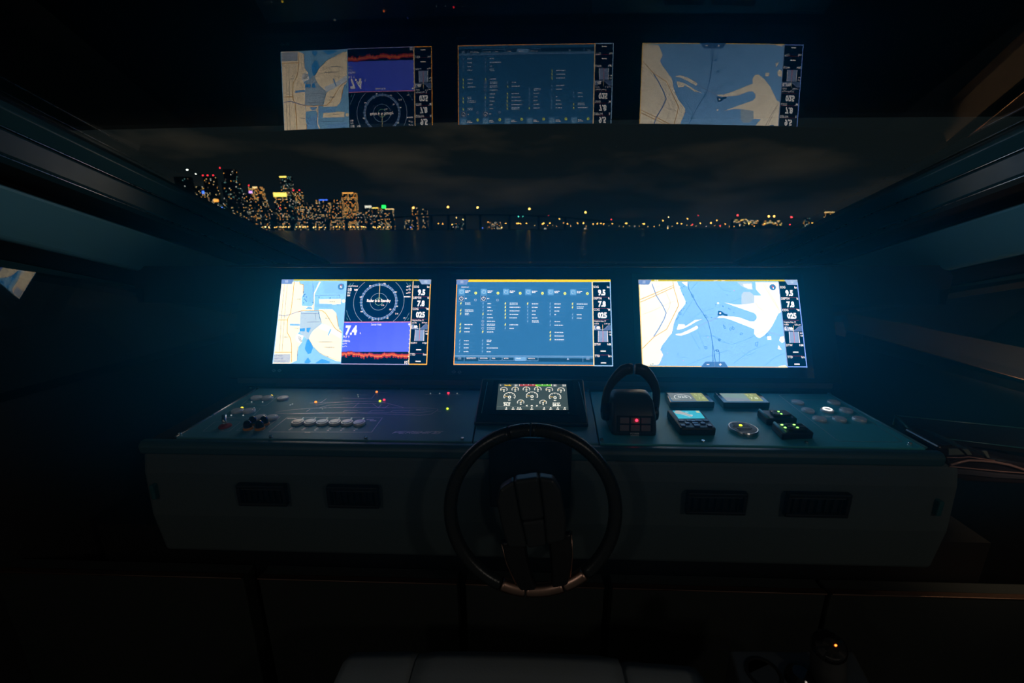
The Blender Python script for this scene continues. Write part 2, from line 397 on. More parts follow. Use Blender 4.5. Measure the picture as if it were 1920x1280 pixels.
# side windows: plane found from the chart mirrored in the left one
WN = Vector((.9649, -.2166, -.1482)); WD = -1.6650
def wx(y, z): return (WD - WN.y * y - WN.z * z) / WN.x       # x of the left window plane (negative)
for k, sx in ((2, -1), (3, 1)):
    b = MB()
    for t_ in (0, .006):
        q = [V(-sx * (wx(y, z) - t_), y, z) for y, z in ((.2, .18), (.2, -.49), (2.0, -.49), (2.0, -.36), (1.3, -.14))]
        b.add(q, [(0, 1, 2, 3, 4)])
    w_ = struct(b.build('window_%d' % k, 'sideglass'))
    for p_ in w_.data.polygons[:1]:
        if p_.normal.x * sx > 0: w_.data.flip_normals()
# lower side walls with a ledge
for nm, sx in (('wall_left', -1), ('wall_right', 1)):
    b = MB(); 
    prof = [(.0, -.466), (.0, -1.6), (-.12, -1.6), (-.12, -.62)]
    q0 = [V(-sx * (wx(.1, -.6) + dx), .1, z) for dx, z in prof]; vec = Vector((-sx * (wx(2.1, -.6) - wx(.1, -.6)), 2.0, 0))
    b.prism(q0, vec); struct(b.build(nm, 'wall'))
b = MB(); b.box((0, .9, -.03), (3.6, 3.0, .06)); struct(b.build('floor', 'floor'))
# deck of the dash between the brow and the foot of the windshield
b = MB(); b.prism([V(-1.45, 1.52, -.125), V(-1.45, 2.38, -.195), V(-1.45, 2.38, -.26), V(-1.45, 1.52, -.26)], (2.9, 0, 0)); struct(b.build('trim_%d' % (kk + 1), 'dash'))

# ------------------------------------------------------------------ dashboard
LEAN = R(25.208); SD, SZ = 1.36093, -.44350
def fas(x, s, off=0.):              # point of the leaning display board: s metres up from the foot of the displays
    return V(x, SD + s * math.sin(LEAN) - off * math.cos(LEAN), SZ + s * math.cos(LEAN) + off * math.sin(LEAN))
dash = thing('dashboard', V(0, 1.3, -1.6), 'long black helm dashboard carrying three large displays and two switch panels', 'dashboard')
b = MB(); b.prism([fas(-1.02, -.05), fas(-1.02, .352), fas(-1.02, .352, -.06), fas(-1.02, -.05, -.06)], (2.04, 0, 0)); b.build('display_board', 'dash', dash, bevel=.004)
b = MB(); b.prism([V(-1.0, 1.390, -.1135), V(-1.0, 1.392, -.1205), V(-1.0, 1.53, -.1285), V(-1.0, 1.53, -.1185)], (2.0, 0, 0)); br = b.build('brow', 'dash', dash, bevel=.0025)
for px in (541, 845, 1155, 1480):
    p = at_z(px, 493.5, -.1145); b = MB(); b.lathe(p, (0, 0, 1), [(.003, -.002), (.003, .0014), (.0015, .002)], 10); b.build('screw', 'steel', br)
b = MB(); b.prism([V(-.99, 1.338, -.4885), V(-.99, 1.338, -.507), V(-.99, 1.36, -.507), V(-.99, 1.36, -.4885)], (1.98, 0, 0)); b.build('trim_strip', 'brown', dash, bevel=.003, label='brown leather strip below the displays')
b = MB(); b.prism([V(-.97, .945, -.516), V(-.97, 1.345, -.516), V(-.97, 1.345, -.60), V(-.97, .985, -.60)], (1.95, 0, 0)); b.build('console_top', 'dash', dash, bevel=.01, seg=3)
b = MB(); b.prism([V(-.975, .938, -.512), V(-.975, .955, -.512), V(-.975, .955, -.545), V(-.975, .93, -.545), V(-.975, .928, -.522)], (1.955, 0, 0)); b.build('front_lip', 'lip', dash, bevel=.006, seg=3)
b = MB(); b.prism([V(-.985, .948, -.548), V(-.985, .936, -.60), V(-.985, .93, -.72), V(-.985, .945, -.845), V(-.985, 1.02, -.855), V(-.985, 1.02, -.548)], (2.02, 0, 0)); b.build('knee_panel', 'fascia', dash, bevel=.012, seg=3, label='padded charcoal leather knee panel')
b = MB(); b.prism([V(-1.3, 1.06, -.855), V(-1.3, 1.06, -1.6), V(-1.3, 1.20, -1.6), V(-1.3, 1.20, -.855)], (2.6, 0, 0)); b.build('recess_board', 'trimblack', dash)
for sx, px, py in ((-1, 291, 920), (1, 1757, 950)):
    p = at_y(px, py, .93); b = MB(); b.box(p, (.012, .02, .04)); b.build('end_clip', 'trimdark', dash, bevel=.003)
# ------------------------------------------------------------------ three chart displays
SW, SH = .531, .299
WHT = (1.7, 1.66, 1.6); NAVY = (.0, .014, .045); BAR = (.85, .72, .01)
def display(xc, px, name, label):
    t = thing('chart_display', fas(xc, 0), label, 'display', 'large displays in the dashboard')
    m_ = .022
    b = MB(); b.prism([fas(xc - SW / 2 - m_, -.035, .001), fas(xc + SW / 2 + m_, -.035, .001), fas(xc + SW / 2 + m_, SH + .022, .001), fas(xc - SW / 2 - m_, SH + .022, .001)], fas(0, 0, .007) - fas(0, 0, .001)); b.build('bezel', 'bezel', t, bevel=.002)
    c = Canvas([fas(xc - SW / 2, SH, .0075), fas(xc + SW / 2, SH, .0075), fas(xc + SW / 2, 0, .0075), fas(xc - SW / 2, 0, .0075)], px)
    return t, c
def sidebar(c, L, R_, frame, yT, rows, tide, midlbl, place):
    # L(y), R_(y): left and right edge of the column at photo row y
    yB = 687.2
    pts = [(L(yT), yT), (R_(yT), yT), (R_(yB), yB), (L(yB), yB)]
    c.poly(pts, NAVY, 2, True)
    c.line([(L(yT), yT), (L(yB), yB)], 1.6, frame[0], 5); c.line([(R_(yT) - .8, yT), (R_(yB) - .8, yB)], 1.6, frame[1], 5); c.line([(L(yB), yB - 1.6), (R_(yB), yB - 1.6)], 1.8, frame[1], 5)
    def xx(y, f): return L(y) + (R_(y) - L(y)) * f
    for (lab, unit, val, y0, y1) in rows:
        c.text(lab, (xx(y0, .05), y0), 4.4 if len(unit) < 4 else 3.0, WHT, 4, 'l', .015, .8); c.text(unit, (xx(y0, .93), y0), 4.4 if len(unit) < 4 else 3.0, WHT, 4, 'r', .015, .8)
        c.text(val, (xx(y1, .5), y1), 10.2 if val[0] != '-' else 7, WHT, 4, 'c', .05 if val[0] != '-' else .06, .78 if val[0] != '-' else 1.0)
        if val[0] != '-' or lab == 'DTW' or lab[0] == 'E': c.line([(xx(y1 + 8.6, .06), y1 + 8.6), (xx(y1 + 8.6, .85), y1 + 8.6)], .6, (.35, .02, .06), 3)
    c.text('Virginia Key, Fl', (xx(603, .05), 602.2), 3.2, WHT, 4, 'l', .005, .8)
    c.text(place[0], (xx(607, .05), 607), 3.0, WHT, 4, 'l', .005, .8); c.text(place[1], (xx(607, .9), 607), 3.0, WHT, 4, 'r', .005, .8)
    yb = 619.5; pb = (.42, .55, .85)
    tp = [(xx(yb, .0 + i / 24), yb - 1.2 - 8 * (.5 - .5 * math.cos(2 * math.pi * (i / 24 * 1.35 + .35)))) for i in range(25)]
    c.poly([(xx(yb, .02), yb)] + tp[1:-1] + [(xx(yb, .98), yb)], (.16, .26, .5), 3); c.line(tp[1:-1], .7, pb, 4)
    c.line([(xx(yb, .5), 609), (xx(yb, .5), 620)], .9, (1.1, 1.0, .5), 5)
    c.text(tide, (xx(614.6, .05), 614.6), 6.2, WHT, 6, 'l', .04, .78)
    c.poly([(xx(621, .26), 620.5), (xx(621, .75), 620.5), (xx(641, .76), 641), (xx(641, .24), 641)], (.40, .55, .85), 3, True); c.line([(xx(621, .51), 620.5), (xx(641, .5), 641)], .9, (1.1, .2, .25), 5)
    c.line([(xx(621, .27), 620.5), (xx(641, .25), 641)], .8, WHT, 5); c.line([(xx(621, .75), 620.5), (xx(641, .76), 641)], .8, WHT, 5)
    c.text('0.05', (xx(623, .98), 622.8), 3.0, WHT, 4, 'r', .01, .8); c.text('NM', (xx(628, .98), 627.6), 3.0, WHT, 4, 'r', .01, .8)
def lin(p, q): return lambda y: p[0] + (q[0] - p[0]) * (y - p[1]) / (q[1] - p[1])
def menu_tab(c, x0, y0, w, h, lay, flip=False):
    tab = (.25, .42, .82)
    if not flip: c.poly([(x0, y0), (x0 + w, y0), (x0 + w * .82, y0 + h), (x0 - 1.0, y0 + h)], tab, lay)
    else: c.poly([(x0, y0), (x0 + w, y0), (x0 + w - .5, y0 + h), (x0 + w * .25, y0 + h)], (.42, .60, .9), lay)
    for i in range(3):
        for j in range(3):
            cx = x0 + w * (.42 if not flip else .58) + (i - 1) * 1.9; cy = y0 + h * .45 + (j - 1) * 1.6
            c.rect(cx - .6, cy - .5, cx + .6, cy + .5, (.95, 1.05, 1.3), lay + 1)

LAND = (2.2, 1.75, 1.12); LANDP = (2.15, 1.68, 1.08); WAT = (.41, .88, 1.50); WATL = (.46, .98, 1.45); WATD = (.10, .58, 1.30); ROAD = (1.15, .55, .02); BLUE = (.08, .25, .8); GREYW = (.80, 1.0, 1.15); INK = (.07, .08, .10)
PL = [(532.2, 527.4), (808.5, 526.9), (800.5, 685.4), (514.2, 682.9)]
PM = [(856.6, 526.2), (1144.5, 525.1), (1149.1, 686.5), (850, 685.6)]
PR = [(1195.2, 525.1), (1493.4, 523), (1511.1, 687.4), (1202.1, 687.2)]

# --- left display: chart, radar, sonar
t, c = display(-.6027, PL, 'left', 'leftmost of three large displays, split into street chart, radar and blue sonar')
k = crop(515, 520, 7.526)
chR = lin((652, 530), (640.8, 683.5))
c.polyuv([(0, 0), (1, 0), (1, 1), (0, 1)], NAVY, 0)
c.poly([(532, 527), (652.2, 530), (640.8, 683.6), (514, 683)], WATL, 1, True)
c.poly(k([(130, 70), (300, 85), (372, 85), (380, 120), (430, 128), (425, 250), (405, 300), (400, 420), (385, 500), (380, 620), (375, 720), (370, 780), (345, 810), (325, 890), (410, 920), (355, 990), (345, 1060), (335, 1180), (240, 1225), (0, 1225), (10, 1200)]), LANDP, 2, True)
c.poly(k([(400, 420), (540, 430), (565, 395), (570, 250), (648, 85), (668, 85), (640, 140), (600, 220), (582, 260), (575, 490), (395, 500)]), LANDP, 2)
c.poly(k([(385, 505), (640, 500), (680, 660), (520, 820), (500, 890), (480, 890), (380, 800)]), GREYW, 2, True)
c.poly(k([(645, 330), (950, 325), (945, 395), (890, 398), (830, 405), (825, 392), (650, 390)]), LAND, 3); c.circ(k([(985, 355)])[0], 3.2, LAND, 3, n=16)
c.poly(k([(640, 470), (830, 470), (880, 520), (890, 560), (912, 712), (962, 790), (860, 750), (680, 660), (660, 560)]), LAND, 3, True)
c.poly(k([(520, 830), (560, 770), (680, 670), (960, 812), (942, 1200), (880, 1190), (660, 1090), (560, 990), (500, 890)]), LAND, 3, True)
c.poly(k([(680, 668), (800, 720), (962, 800), (958, 880), (820, 800), (640, 730)]), (1.6, 1.7, 1.75), 4)
c.poly(k([(320, 850), (350, 810), (430, 840), (410, 900), (370, 940), (325, 900)]), (1.75, 1.7, 1.6), 4)
for i in range(4): c.line(k([(345 + i * 6, 850 + i * 18), (395 + i * 4, 862 + i * 18)]), .8, INK, 5)
for pg in ([(480, 890), (510, 890), (560, 1000), (530, 1080), (490, 1095), (445, 1020), (460, 950)], [(600, 1210), (680, 1160), (800, 1200), (780, 1222), (600, 1222)], [(370, 740), (450, 730), (445, 780), (375, 775)], [(470, 730), (530, 725), (500, 795), (470, 780)], [(440, 1200), (490, 1140), (530, 1200), (500, 1222), (450, 1222)]):
    c.poly(k(pg), WATD, 4)
for pg in ([(235, 670), (375, 675), (375, 702), (240, 700)], [(760, 830), (800, 742), (816, 747), (775, 842)], [(450, 470), (560, 470), (540, 440), (490, 432)], [(580, 395), (820, 400), (820, 450), (590, 440)]): c.poly(k(pg), WAT, 5)
for pg in ([(420, 90), (640, 90), (575, 240), (560, 380), (430, 330)], [(690, 90), (1000, 90), (990, 260), (720, 240)]): c.poly(k(pg), WAT, 2)
for ln in ([(300, 85), (285, 260), (250, 520), (210, 600), (200, 790), (245, 870), (262, 960), (262, 1200)], [(360, 500), (440, 488), (690, 490), (740, 530), (800, 630), (870, 740), (962, 802)], [(375, 90), (380, 118), (428, 130), (424, 250)], [(888, 560), (912, 710)], [(80, 620), (205, 620)], [(25, 1068), (255, 1068)]):
    c.line(k(ln), 1.1, ROAD, 6)
c.line(k([(88, 550), (170, 562), (250, 540), (330, 510), (390, 498)]), 1.2, (.35, .42, .80), 6)
for ln in ([(205, 130), (180, 400), (150, 760), (130, 1060)], [(165, 130), (120, 600), (95, 1060)], [(395, 530), (640, 530)], [(480, 650), (650, 645)], [(590, 520), (600, 620)], [(500, 880), (560, 985), (660, 1085), (790, 1140), (930, 1195)], [(300, 735), (370, 735)], [(560, 110), (572, 470)], [(345, 985), (338, 1180)], [(640, 500), (655, 590), (680, 655)], [(590, 280), (930, 270), (935, 310)]): c.line(k(ln), .5, INK, 6)
for q_ in ((430, 230), (450, 262), (430, 290), (470, 300), (440, 330), (470, 360), (430, 380), (645, 300), (800, 312), (905, 408), (655, 590), (640, 520), (930, 745), (345, 1105), (670, 1085), (765, 1130), (560, 375), (440, 270), (460, 345)): c.circ(k([q_])[0], 1.0, (.03, .22, .42), 7, n=8)
for q_ in ((790, 365, 80), (730, 595, 75), (720, 1000, 145), (640, 925, 190), (340, 330, 60), (160, 858, 60)): c.scribble(k([q_[:2]])[0], q_[2] / 7.5, 1.5, (.55, .5, .42), 7)
c.poly(k([(25, 1095), (248, 1095), (240, 1215), (12, 1215)]), (.85, .9, 1.0), 7)
for i, s_ in enumerate(("N 25°47.525'", "W 80°11.100'", "2.11 NM, 013 °M")): c.text(s_, k([(22, 1115 + i * 38)])[0], 2.6, INK, 8, 'l', 0., .85)
c.poly([(532, 526.8), (809, 526.8), (809, 529.4), (532, 529.8)], BAR, 6)
c.circ(k([(952, 155)])[0], 6.0, (.09, .36, .70), 8, n=24); c.text('N', k([(952, 158)])[0], 4.2, WHT, 9, 'c', .03, .9); c.line(k([(938, 133), (966, 133)]), .9, (1.2, .1, .15), 9)
menu_tab(c, 531.6, 527, 23, 9, 8)
k = crop(640, 520, 11.294); bx = (654, 531.5, 773, 605)
c.poly(k([(150, 132), (1515, 132), (1470, 965), (85, 965)]), (.0, .022, .075), 2, True)
C_ = k([(803, 542)])[0]; RB = (649, 531.8, 771, 604.5)
for r_, w_, col in ((6.9, .7, (.35, .9, .6)), (16.0, .7, (.35, .62, .85)), (46.8, .7, (.45, .7, .95)), (61, .6, (.3, .6, .8)), (65, .6, (.25, .75, .6))): c.circ(C_, r_, col, 4, w_, n=90, box=RB)
c.circ(C_, 32.6, (.10, .26, .55), 3, 3.0, n=90); c.circ(C_, 31.0, (.6, .78, 1.1), 4, .6, n=90); c.circ(C_, 34.1, (.4, .6, .95), 4, .5, n=90)
u0, v0 = c.uv(C_); km = c.mpp(C_)
for i in range(36):
    a = R(10 * i + 3); ll = 31 if i % 3 else 30; l2 = 34.4 if i % 3 else 36
    c.lineuv([(u0 + ll * km * math.cos(a) / c.W, v0 + ll * km * math.sin(a) / c.H), (u0 + l2 * km * math.cos(a) / c.W, v0 + l2 * km * math.sin(a) / c.H)], .7 * km, (.8, .95, 1.2), 5)
c.line(k([(805, 535), (828, 175)]), 1.0, (1.2, 1.1, .55), 5)
c.text('Radar is in Standby', k([(805, 520)])[0], 5.2, (1.9, 1.7, 1.55), 8, 'c', .03, .78)
for s_, q_ in (('020', (925, 165)), ('340', (625, 212)), ('060', (1160, 340)), ('300', (428, 450)), ('100', (1185, 640)), ('260', (445, 752)), ('140', (985, 888)), ('220', (675, 925))): c.text(s_, k([q_])[0], 2.5, WHT, 8, 'c', .02, .8)
for s_, q_ in (('1/16', (888, 615)), ('1/8', (1045, 705)), ('3/16', (1180, 795)), ('1/4', (1338, 885))): c.text(s_, k([q_])[0], 2.9, WHT, 8, 'c', .01, .8)
c.text('Halo2000-006.A', k([(160, 218)])[0], 2.5, WHT, 8, 'l', .01, .8); c.text('1/8', k([(160, 290)])[0], 5.6, WHT, 8, 'l', .02, .8); c.text('NM', k([(292, 296)])[0], 3.6, WHT, 8, 'l', .02, .8)
c.text('HU', k([(150, 358)])[0], 3.6, WHT, 8, 'l', .01, .8); c.text('RM', k([(145, 412)])[0], 3.6, WHT, 8, 'l', .01, .8)
for i in range(3): c.scribble(k([(1385 - i * 4, 230 + i * 68)])[0], 3.2, 1.8, WHT, 8); c.circ(k([(1448 - i * 4, 234 + i * 68)])[0], 2.6, WHT, 8, .6, 20, 160, 10); c.circ(k([(1448 - i * 4, 232 + i * 68)])[0], .7, WHT, 8, n=8)
c.scribble(k([(1330, 440)])[0], 12, 2.2, WHT, 8)
# sonar
sT, sB = 606.5, 684.5
sL = lin((647, 606.5), (640.6, 684.5)); sR = lin((770.2, 606.5), (766.3, 684.5))
for i in range(6):
    y0 = sT + (661 - sT) * i / 6; y1 = sT + (661 - sT) * (i + 1) / 6
    for j in range(4):
        def bl(y, f): return (sL(y) + (sR(y) - sL(y)) * f, y)
        g = .055 + .035 * j / 3 + .006 * i; c.poly([bl(y0, j / 4), bl(y0, (j + 1) / 4), bl(y1, (j + 1) / 4), bl(y1, j / 4)], (.05 + g * 1.2, .09 + g * 1.6, 1.15 + g * 3), 2, True)
rnd = random.Random(3); base = []; N_ = 62; y = 664
for i in range(N_ + 1):
    y += rnd.uniform(-1.6, 1.6); y = min(667, max(661.5, y)); base.append(y)
for i in range(N_):
    x0 = 642 + (767 - 642) * i / N_; x1 = 642 + (767 - 642) * (i + 1) / N_ + .05; yy = base[i]
    c.rect(x0, yy - 2.2, x1, yy, (.25, .02, .10), 4)
    th = rnd.uniform(3.5, 7)
    c.rect(x0, yy - .6, x1, yy + th * .35, (1.2, .12, .06), 5); c.rect(x0, yy + th * .35, x1, yy + th * .7, (1.4, .38, .08), 5); c.rect(x0, yy + th * .7, x1, yy + th * 1.2, (.7, .03, .05), 5)
c.line([(647, 606.3), (770, 605.8)], 1.4, (1.3, .45, .75), 6); c.line([(640.5, 684), (767, 685)], 1.1, (.7, .8, 1.4), 6)
c.text('Sonar Hub', (706.5, 610.4), 4.0, WHT, 7, 'c', .01, .8); c.text('7.4', (660.2, 620.6), 16.5, WHT, 8, 'c', .05, .76); c.text('ft', (676, 626.5), 3.5, WHT, 8, 'l', .01, .8)
c.text('74.3 °F', (644.6, 633.2), 4.2, WHT, 8, 'l', .01, .76); c.text('200kHz', (644.2, 640.6), 4.2, WHT, 8, 'l', .01, .76)
for y_ in (646.5, 651.5): c.scribble((644, y_), 2, 1.4, WHT, 8); c.circ((649.5, y_ + 1), 2.5, WHT, 8, .6, 20, 160, 10)
c.text('10', (761.5, 680.8), 6.0, WHT, 8, 'c', .03, .8); c.circ((767.6, 610.2), 1.9, WHT, 8, n=14)
for i in range(9): yy = 613 + i * 8; c.rect(sR(yy) - 2.0, yy, sR(yy) - .6, yy + 1.4, WHT, 8)
ORN = (1.9, .85, .12); CRM = (1.7, 1.2, .6)
sidebar(c, lin((775, 531), (766.3, 684.8)), lin((808.3, 527), (800.5, 685.4)), (CRM, ORN), 530.5,
        [('SOG', 'kn', '9.5', 540.2, 550.2), ('DEPTH', 'ft', '7.8', 560.6, 570.9), ('COG', '°M', '025', 581.3, 591.8), ('ECON S', 'nm/gal', '---', 644.3, 655.9), ('TTD', 'hrs', '---', 665.8, 677.4)], '1.4ft', None, ('-0.51ft', '3:19 am'))
menu_tab(c, 785, 526.9, 23.4, 9, 8, True)
c.build('screen', t)
dispL = t
# --- middle display: electricity page
t, c = display(.0172, PM, 'mid', 'middle of three large displays, showing blue page of switch columns with lightning icons')
c.polyuv([(0, 0), (1, 0), (1, 1), (0, 1)], NAVY, 0)
mR = lin((1110, 530), (1112.8, 686)); LB = (.30, .62, 1.1)
c.poly([(856.5, 526), (1109.6, 526), (1112.8, 686.5), (850, 686)], (.050, .26, .56), 1, True)
c.poly([(856.4, 526), (1145, 525), (1145, 529.5), (856.2, 530.5)], (1.7, 1.05, .02), 5)
for ln in ([(856, 535), (851, 685)], [(851, 684.2), (1113, 685)]): c.line(ln, 1.6, (1.9, .75, .12), 6)
c.line([(1110.2, 530), (1112.8, 685.6)], 1.7, (1.7, 1.3, .75), 6)
menu_tab(c, 856.8, 526.4, 23, 9.2, 7)
K = crop(850, 520, 7.526); K2 = crop(980, 520, 7.529)
colx = [115, 428, 742, 1055]; 
def col_px(i):        # left edge of the icon column in photo pixels at the header row
    return (860.2, 901.8, 943.4, 985.0, 1027.0, 1069.0)[i]
for i in range(6):
    x = col_px(i); hd = (.20, .58, 1.0)
    c.rect(x, 543.2, x + 11.4, 554, hd, 4); c.circ((x + 5.7, 548.6), 3.3, (.8, 1.1, 1.4), 5, .7, 120, 420, 20); c.line([(x + 5.7, 544.8), (x + 5.7, 548.2)], .7, (.8, 1.1, 1.4), 5)
    c.scribble((x + 12.6, 547.2), 10, 1.4, WHT, 5); c.scribble((x + 12.6, 549.7), 7, 1.4, WHT, 5)
    c.circ((x + 32.2, 551.2), 2.6, (1.5, 1.6, .35), 5, n=20); c.circ((x + 32.2, 551.2), 1.0, (.2, .5, .05), 6, n=12)
    for yy in (541.4, 555.2, 567.6): c.line([(x - 1, yy), (x + 34, yy)], .45, (.14, .40, .72), 3)
    if i < 2:
        x -= .5; c.rect(x, 556.2, x + 11.4, 566.8, LB, 4); c.rect(x + .7, 556.9, x + 10.7, 566.1, (.02, .11, .27), 5); c.circ((x + 5.7, 561.4), 3.3, WHT, 6, .8, 120, 420, 20); c.line([(x + 5.7, 557.6), (x + 5.7, 561.2)], .8, WHT, 6)
        c.scribble((x + 12.6, 561.4), 4, 1.6, WHT, 5); c.circ((x + 32.0, 564), 1.9, (.7, .9, 1.2), 5, .7, n=16)
    for yy in range(574, 668, 6): c.line([(col_px(i) - 1.5, yy), (col_px(i) + 34, yy)], .35, (.07, .29, .56), 2)
def bolt(x, y, on):
    cc = (1.6, 1.7, .35) if on else (.40, .80, 1.25); w = 1.0 if on else .75
    c.poly([(x + .7 * w, y - 3), (x - 1.7 * w, y + .6), (x - .1, y + .5), (x - 1.0 * w, y + 3), (x + 1.8 * w, y - .7), (x + .2, y - .6), (x + 1.6 * w, y - 3)], cc, 5)
rows = {0: [(570.8, 1, 10, 2), (583.8, 1, 16, 2), (590.3, 1, 8, 2), (610, 1, 16, 1), (616.8, 1, 10, 1), (623.4, 1, 10, 1), (640, 0, 9, 1), (646.7, 0, 9, 1), (653.4, 0, 9, 1), (660.4, 0, 9, 1)],
        1: [(570.8, 0, 7, 1), (577.5, 0, 7, 1), (584, 0, 10, 1), (590.5, 1, 9, 1), (597, 0, 11, 1), (603.7, 2, 15, 1), (610.3, 2, 15, 2), (617, 2, 15, 2), (623.5, 1, 13, 1), (640, 0, 9, 2), (646.8, 0, 5, 1), (653.5, 0, 22, 1), (660.4, 0, 9, 1)],
        2: [(570.8, 1, 15, 2), (577.3, 1, 20, 1), (584, 1, 19, 1), (590.6, 1, 17, 1), (597, 1, 14, 1), (610, 1, 16, 1), (616.8, 0, 8, 1)],
        3: [(570.8, 1, 12, 1), (577.3, 0, 11, 1), (584, 0, 8, 1), (590.6, 0, 7, 1), (597, 0, 10, 1), (603.6, 0, 13, 2)],
        4: [(570.8, 0, 12, 1), (577.3, 0, 11, 1), (584, 0, 10, 1), (590.6, 0, 4, 1), (603.7, 0, 11, 1), (610.4, 0, 16, 1), (623.8, 1, 17, 1), (630.5, 1, 17, 1), (637.3, 1, 18, 1)],
        5: [(570.8, 1, 20, 1), (577.3, 1, 13, 2), (590.5, 0, 9, 1), (597, 0, 9, 1)]}
for i, rr in rows.items():
    for (y, st, w, nl) in rr:
        x = col_px(i) + 4.3 + (y - 570) * (-.034 if i == 0 else -.020 if i == 1 else -.008 if i == 2 else .0 if i == 3 else .004)
        if st == 2: c.circ((x, y), 1.9, (.7, .9, 1.2), 5, .7, n=16)
        else: bolt(x, y, st == 1)
        for q in range(nl): c.scribble((x + 8, y + (q - (nl - 1) / 2) * 2.5), w, 1.7 if nl == 1 else 1.3, (1.15, 1.35, 1.5), 5)
        c.line([(x - 5, y + 3.6), (x + 28, y + 3.6)], .45, (.13, .38, .70), 3)
c.poly([(852.5, 667), (1111.5, 668), (1111.6, 672), (852.3, 671)], (.14, .40, .72), 3); c.poly([(852.3, 671), (1111.6, 672), (1111.8, 679), (852, 678)], (.015, .10, .22), 3)
c.line([(852.5, 667.4), (1111.5, 668.2)], .9, (.4, .7, 1.1), 4)
for i, (x0, x1, tx, on) in enumerate(((897, 918.6, 'SERVICE PANEL', 0), (919.5, 941, 'PANEL', 0), (942, 963.6, 'BATTERY', 0), (964.6, 986.2, 'SERVICES', 1), (987, 1009, 'NAVIGATION', 0))):
    c.rect(x0, 670.2, x1, 677.2, (.30, .66, 1.1), 5)
    if not on: c.rect(x0 + .6, 670.8, x1 - .6, 676.6, (.02, .13, .28), 6)
    c.text(tx, (x0 + 3, 672.6), 1.9, WHT, 7, 'l', .01, .8)
c.text('ELECTRICITY', (883.8, 672.4), 2.6, WHT, 7, 'c', .01, .85); c.text('SERVICE AC', (872.5, 540.2), 2.2, WHT, 7, 'c', .01, .85)
for y_ in (670.6, 672.4, 674.2): c.line([(858.6, y_), (864.4, y_)], .7, (.5, .75, 1.1), 7); c.line([(1099, y_), (1105, y_)], .7, (.5, .75, 1.1), 7)
c.line([(870.6, 668), (870.4, 677.6)], .7, LB, 6); c.line([(1092.2, 669), (1092.4, 678)], .7, LB, 6); c.poly([(1062, 675), (1067, 675), (1064.5, 670.2)], (.5, .75, 1.1), 7)
sidebar(c, lin((1110.6, 530), (1113.2, 685.6)), lin((1144.5, 525.1), (1149.1, 686.5)), ((1.7, 1.3, .75), (.55, 1.0, 1.5)), 529.5,
        [('SOG', 'kn', '9.5', 538.6, 548.8), ('DEPTH', 'ft', '7.8', 559.8, 570.1), ('COG', '°M', '025', 580.9, 591.1), ('DTW', 'NM', '---', 645.4, 656.9), ('TTD', 'hrs', '---', 667, 678.8)], '1.4ft', None, ('-0.51ft', '3:19 am'))
c.line([(1110.6, 529.6), (1144.6, 529)], 1.0, (1.0, 1.3, 1.5), 6)
c.build('screen', t)
# --- right display: sea chart
t, c = display(.6432, PR, 'right', 'rightmost of three large displays, sea chart with pale island hook and blue water')
c.polyuv([(0, 0), (1, 0), (1, 1), (0, 1)], NAVY, 0)
k = crop(1190, 520, 7.532); k2 = crop(1330, 520, 7.532)
c.poly([(1195, 525), (1457.6, 525), (1474.2, 687.5), (1202, 687.5)], WAT, 1, True)
LR = (2.05, 1.75, 1.3)
c.poly(k([(40, 40), (585, 60), (605, 120), (625, 130), (640, 200), (670, 260), (705, 340), (700, 375), (650, 440), (600, 500), (560, 590), (535, 660), (515, 780), (470, 830), (420, 900), (370, 960), (345, 1020), (385, 1090), (340, 1200), (320, 1230), (200, 1240), (90, 1262)]), LR, 2, True)
c.poly(k([(645, 68), (735, 62), (728, 130)]), LR, 2)
c.poly(k2([(380, 62), (490, 62), (590, 75), (640, 62), (660, 90), (635, 150), (720, 235), (640, 250), (620, 350), (640, 400), (700, 450), (760, 470), (700, 520), (600, 360), (440, 375), (440, 380), (330, 380), (200, 350), (410, 425), (620, 500), (660, 545), (650, 600), (600, 620), (400, 555), (260, 520), (150, 470), (120, 560), (200, 570), (300, 600), (450, 660), (620, 720), (615, 780), (660, 835), (700, 845), (760, 800), (820, 740), (870, 680), (915, 590), (985, 475), (965, 62)][0:1]) if False else k2([(640, 62), (965, 62), (1000, 480), (960, 500), (915, 590), (870, 680), (820, 745), (760, 805), (700, 845), (655, 835), (615, 785), (622, 722), (450, 655), (300, 598), (200, 568), (95, 565), (130, 545), (200, 540), (260, 545), (330, 550), (410, 560), (560, 615), (620, 615), (655, 575), (655, 535), (620, 495), (410, 425), (195, 350), (340, 378), (440, 378), (560, 365), (622, 355), (622, 250), (730, 250), (650, 200)]), LR, 2, True)
c.poly(k2([(465, 90), (580, 85), (590, 155), (540, 150), (475, 120)]), LR, 3); c.poly(k2([(380, 62), (590, 66), (600, 170), (520, 160), (430, 110)]), GREYW, 2)
c.poly(k2([(440, 240), (470, 200), (560, 200), (622, 250), (622, 355), (560, 362), (440, 376)]), GREYW, 3)
c.poly(k2([(610, 66), (640, 66), (645, 160), (725, 250), (650, 245), (590, 220), (605, 160)]), WAT, 4)
c.poly(k([(590, 700), (605, 660), (690, 665), (700, 690), (840, 600), (900, 595), (945, 582), (850, 625), (760, 680), (690, 715), (600, 742), (580, 735)]), LR, 3)
c.poly(k([(560, 800), (640, 790), (740, 745), (860, 680), (880, 700), (870, 725), (740, 790), (640, 822), (570, 815)]), LR, 3)
for q in ([(800, 820), (855, 820), (860, 868), (805, 870)], [(985, 830), (1035, 815), (1045, 890), (1010, 915), (970, 880)], [(960, 945), (1005, 1010), (950, 1000)], [(960, 1240), (1050, 1225), (1080, 1250), (960, 1252)]): c.poly(k2(q), LR, 3)
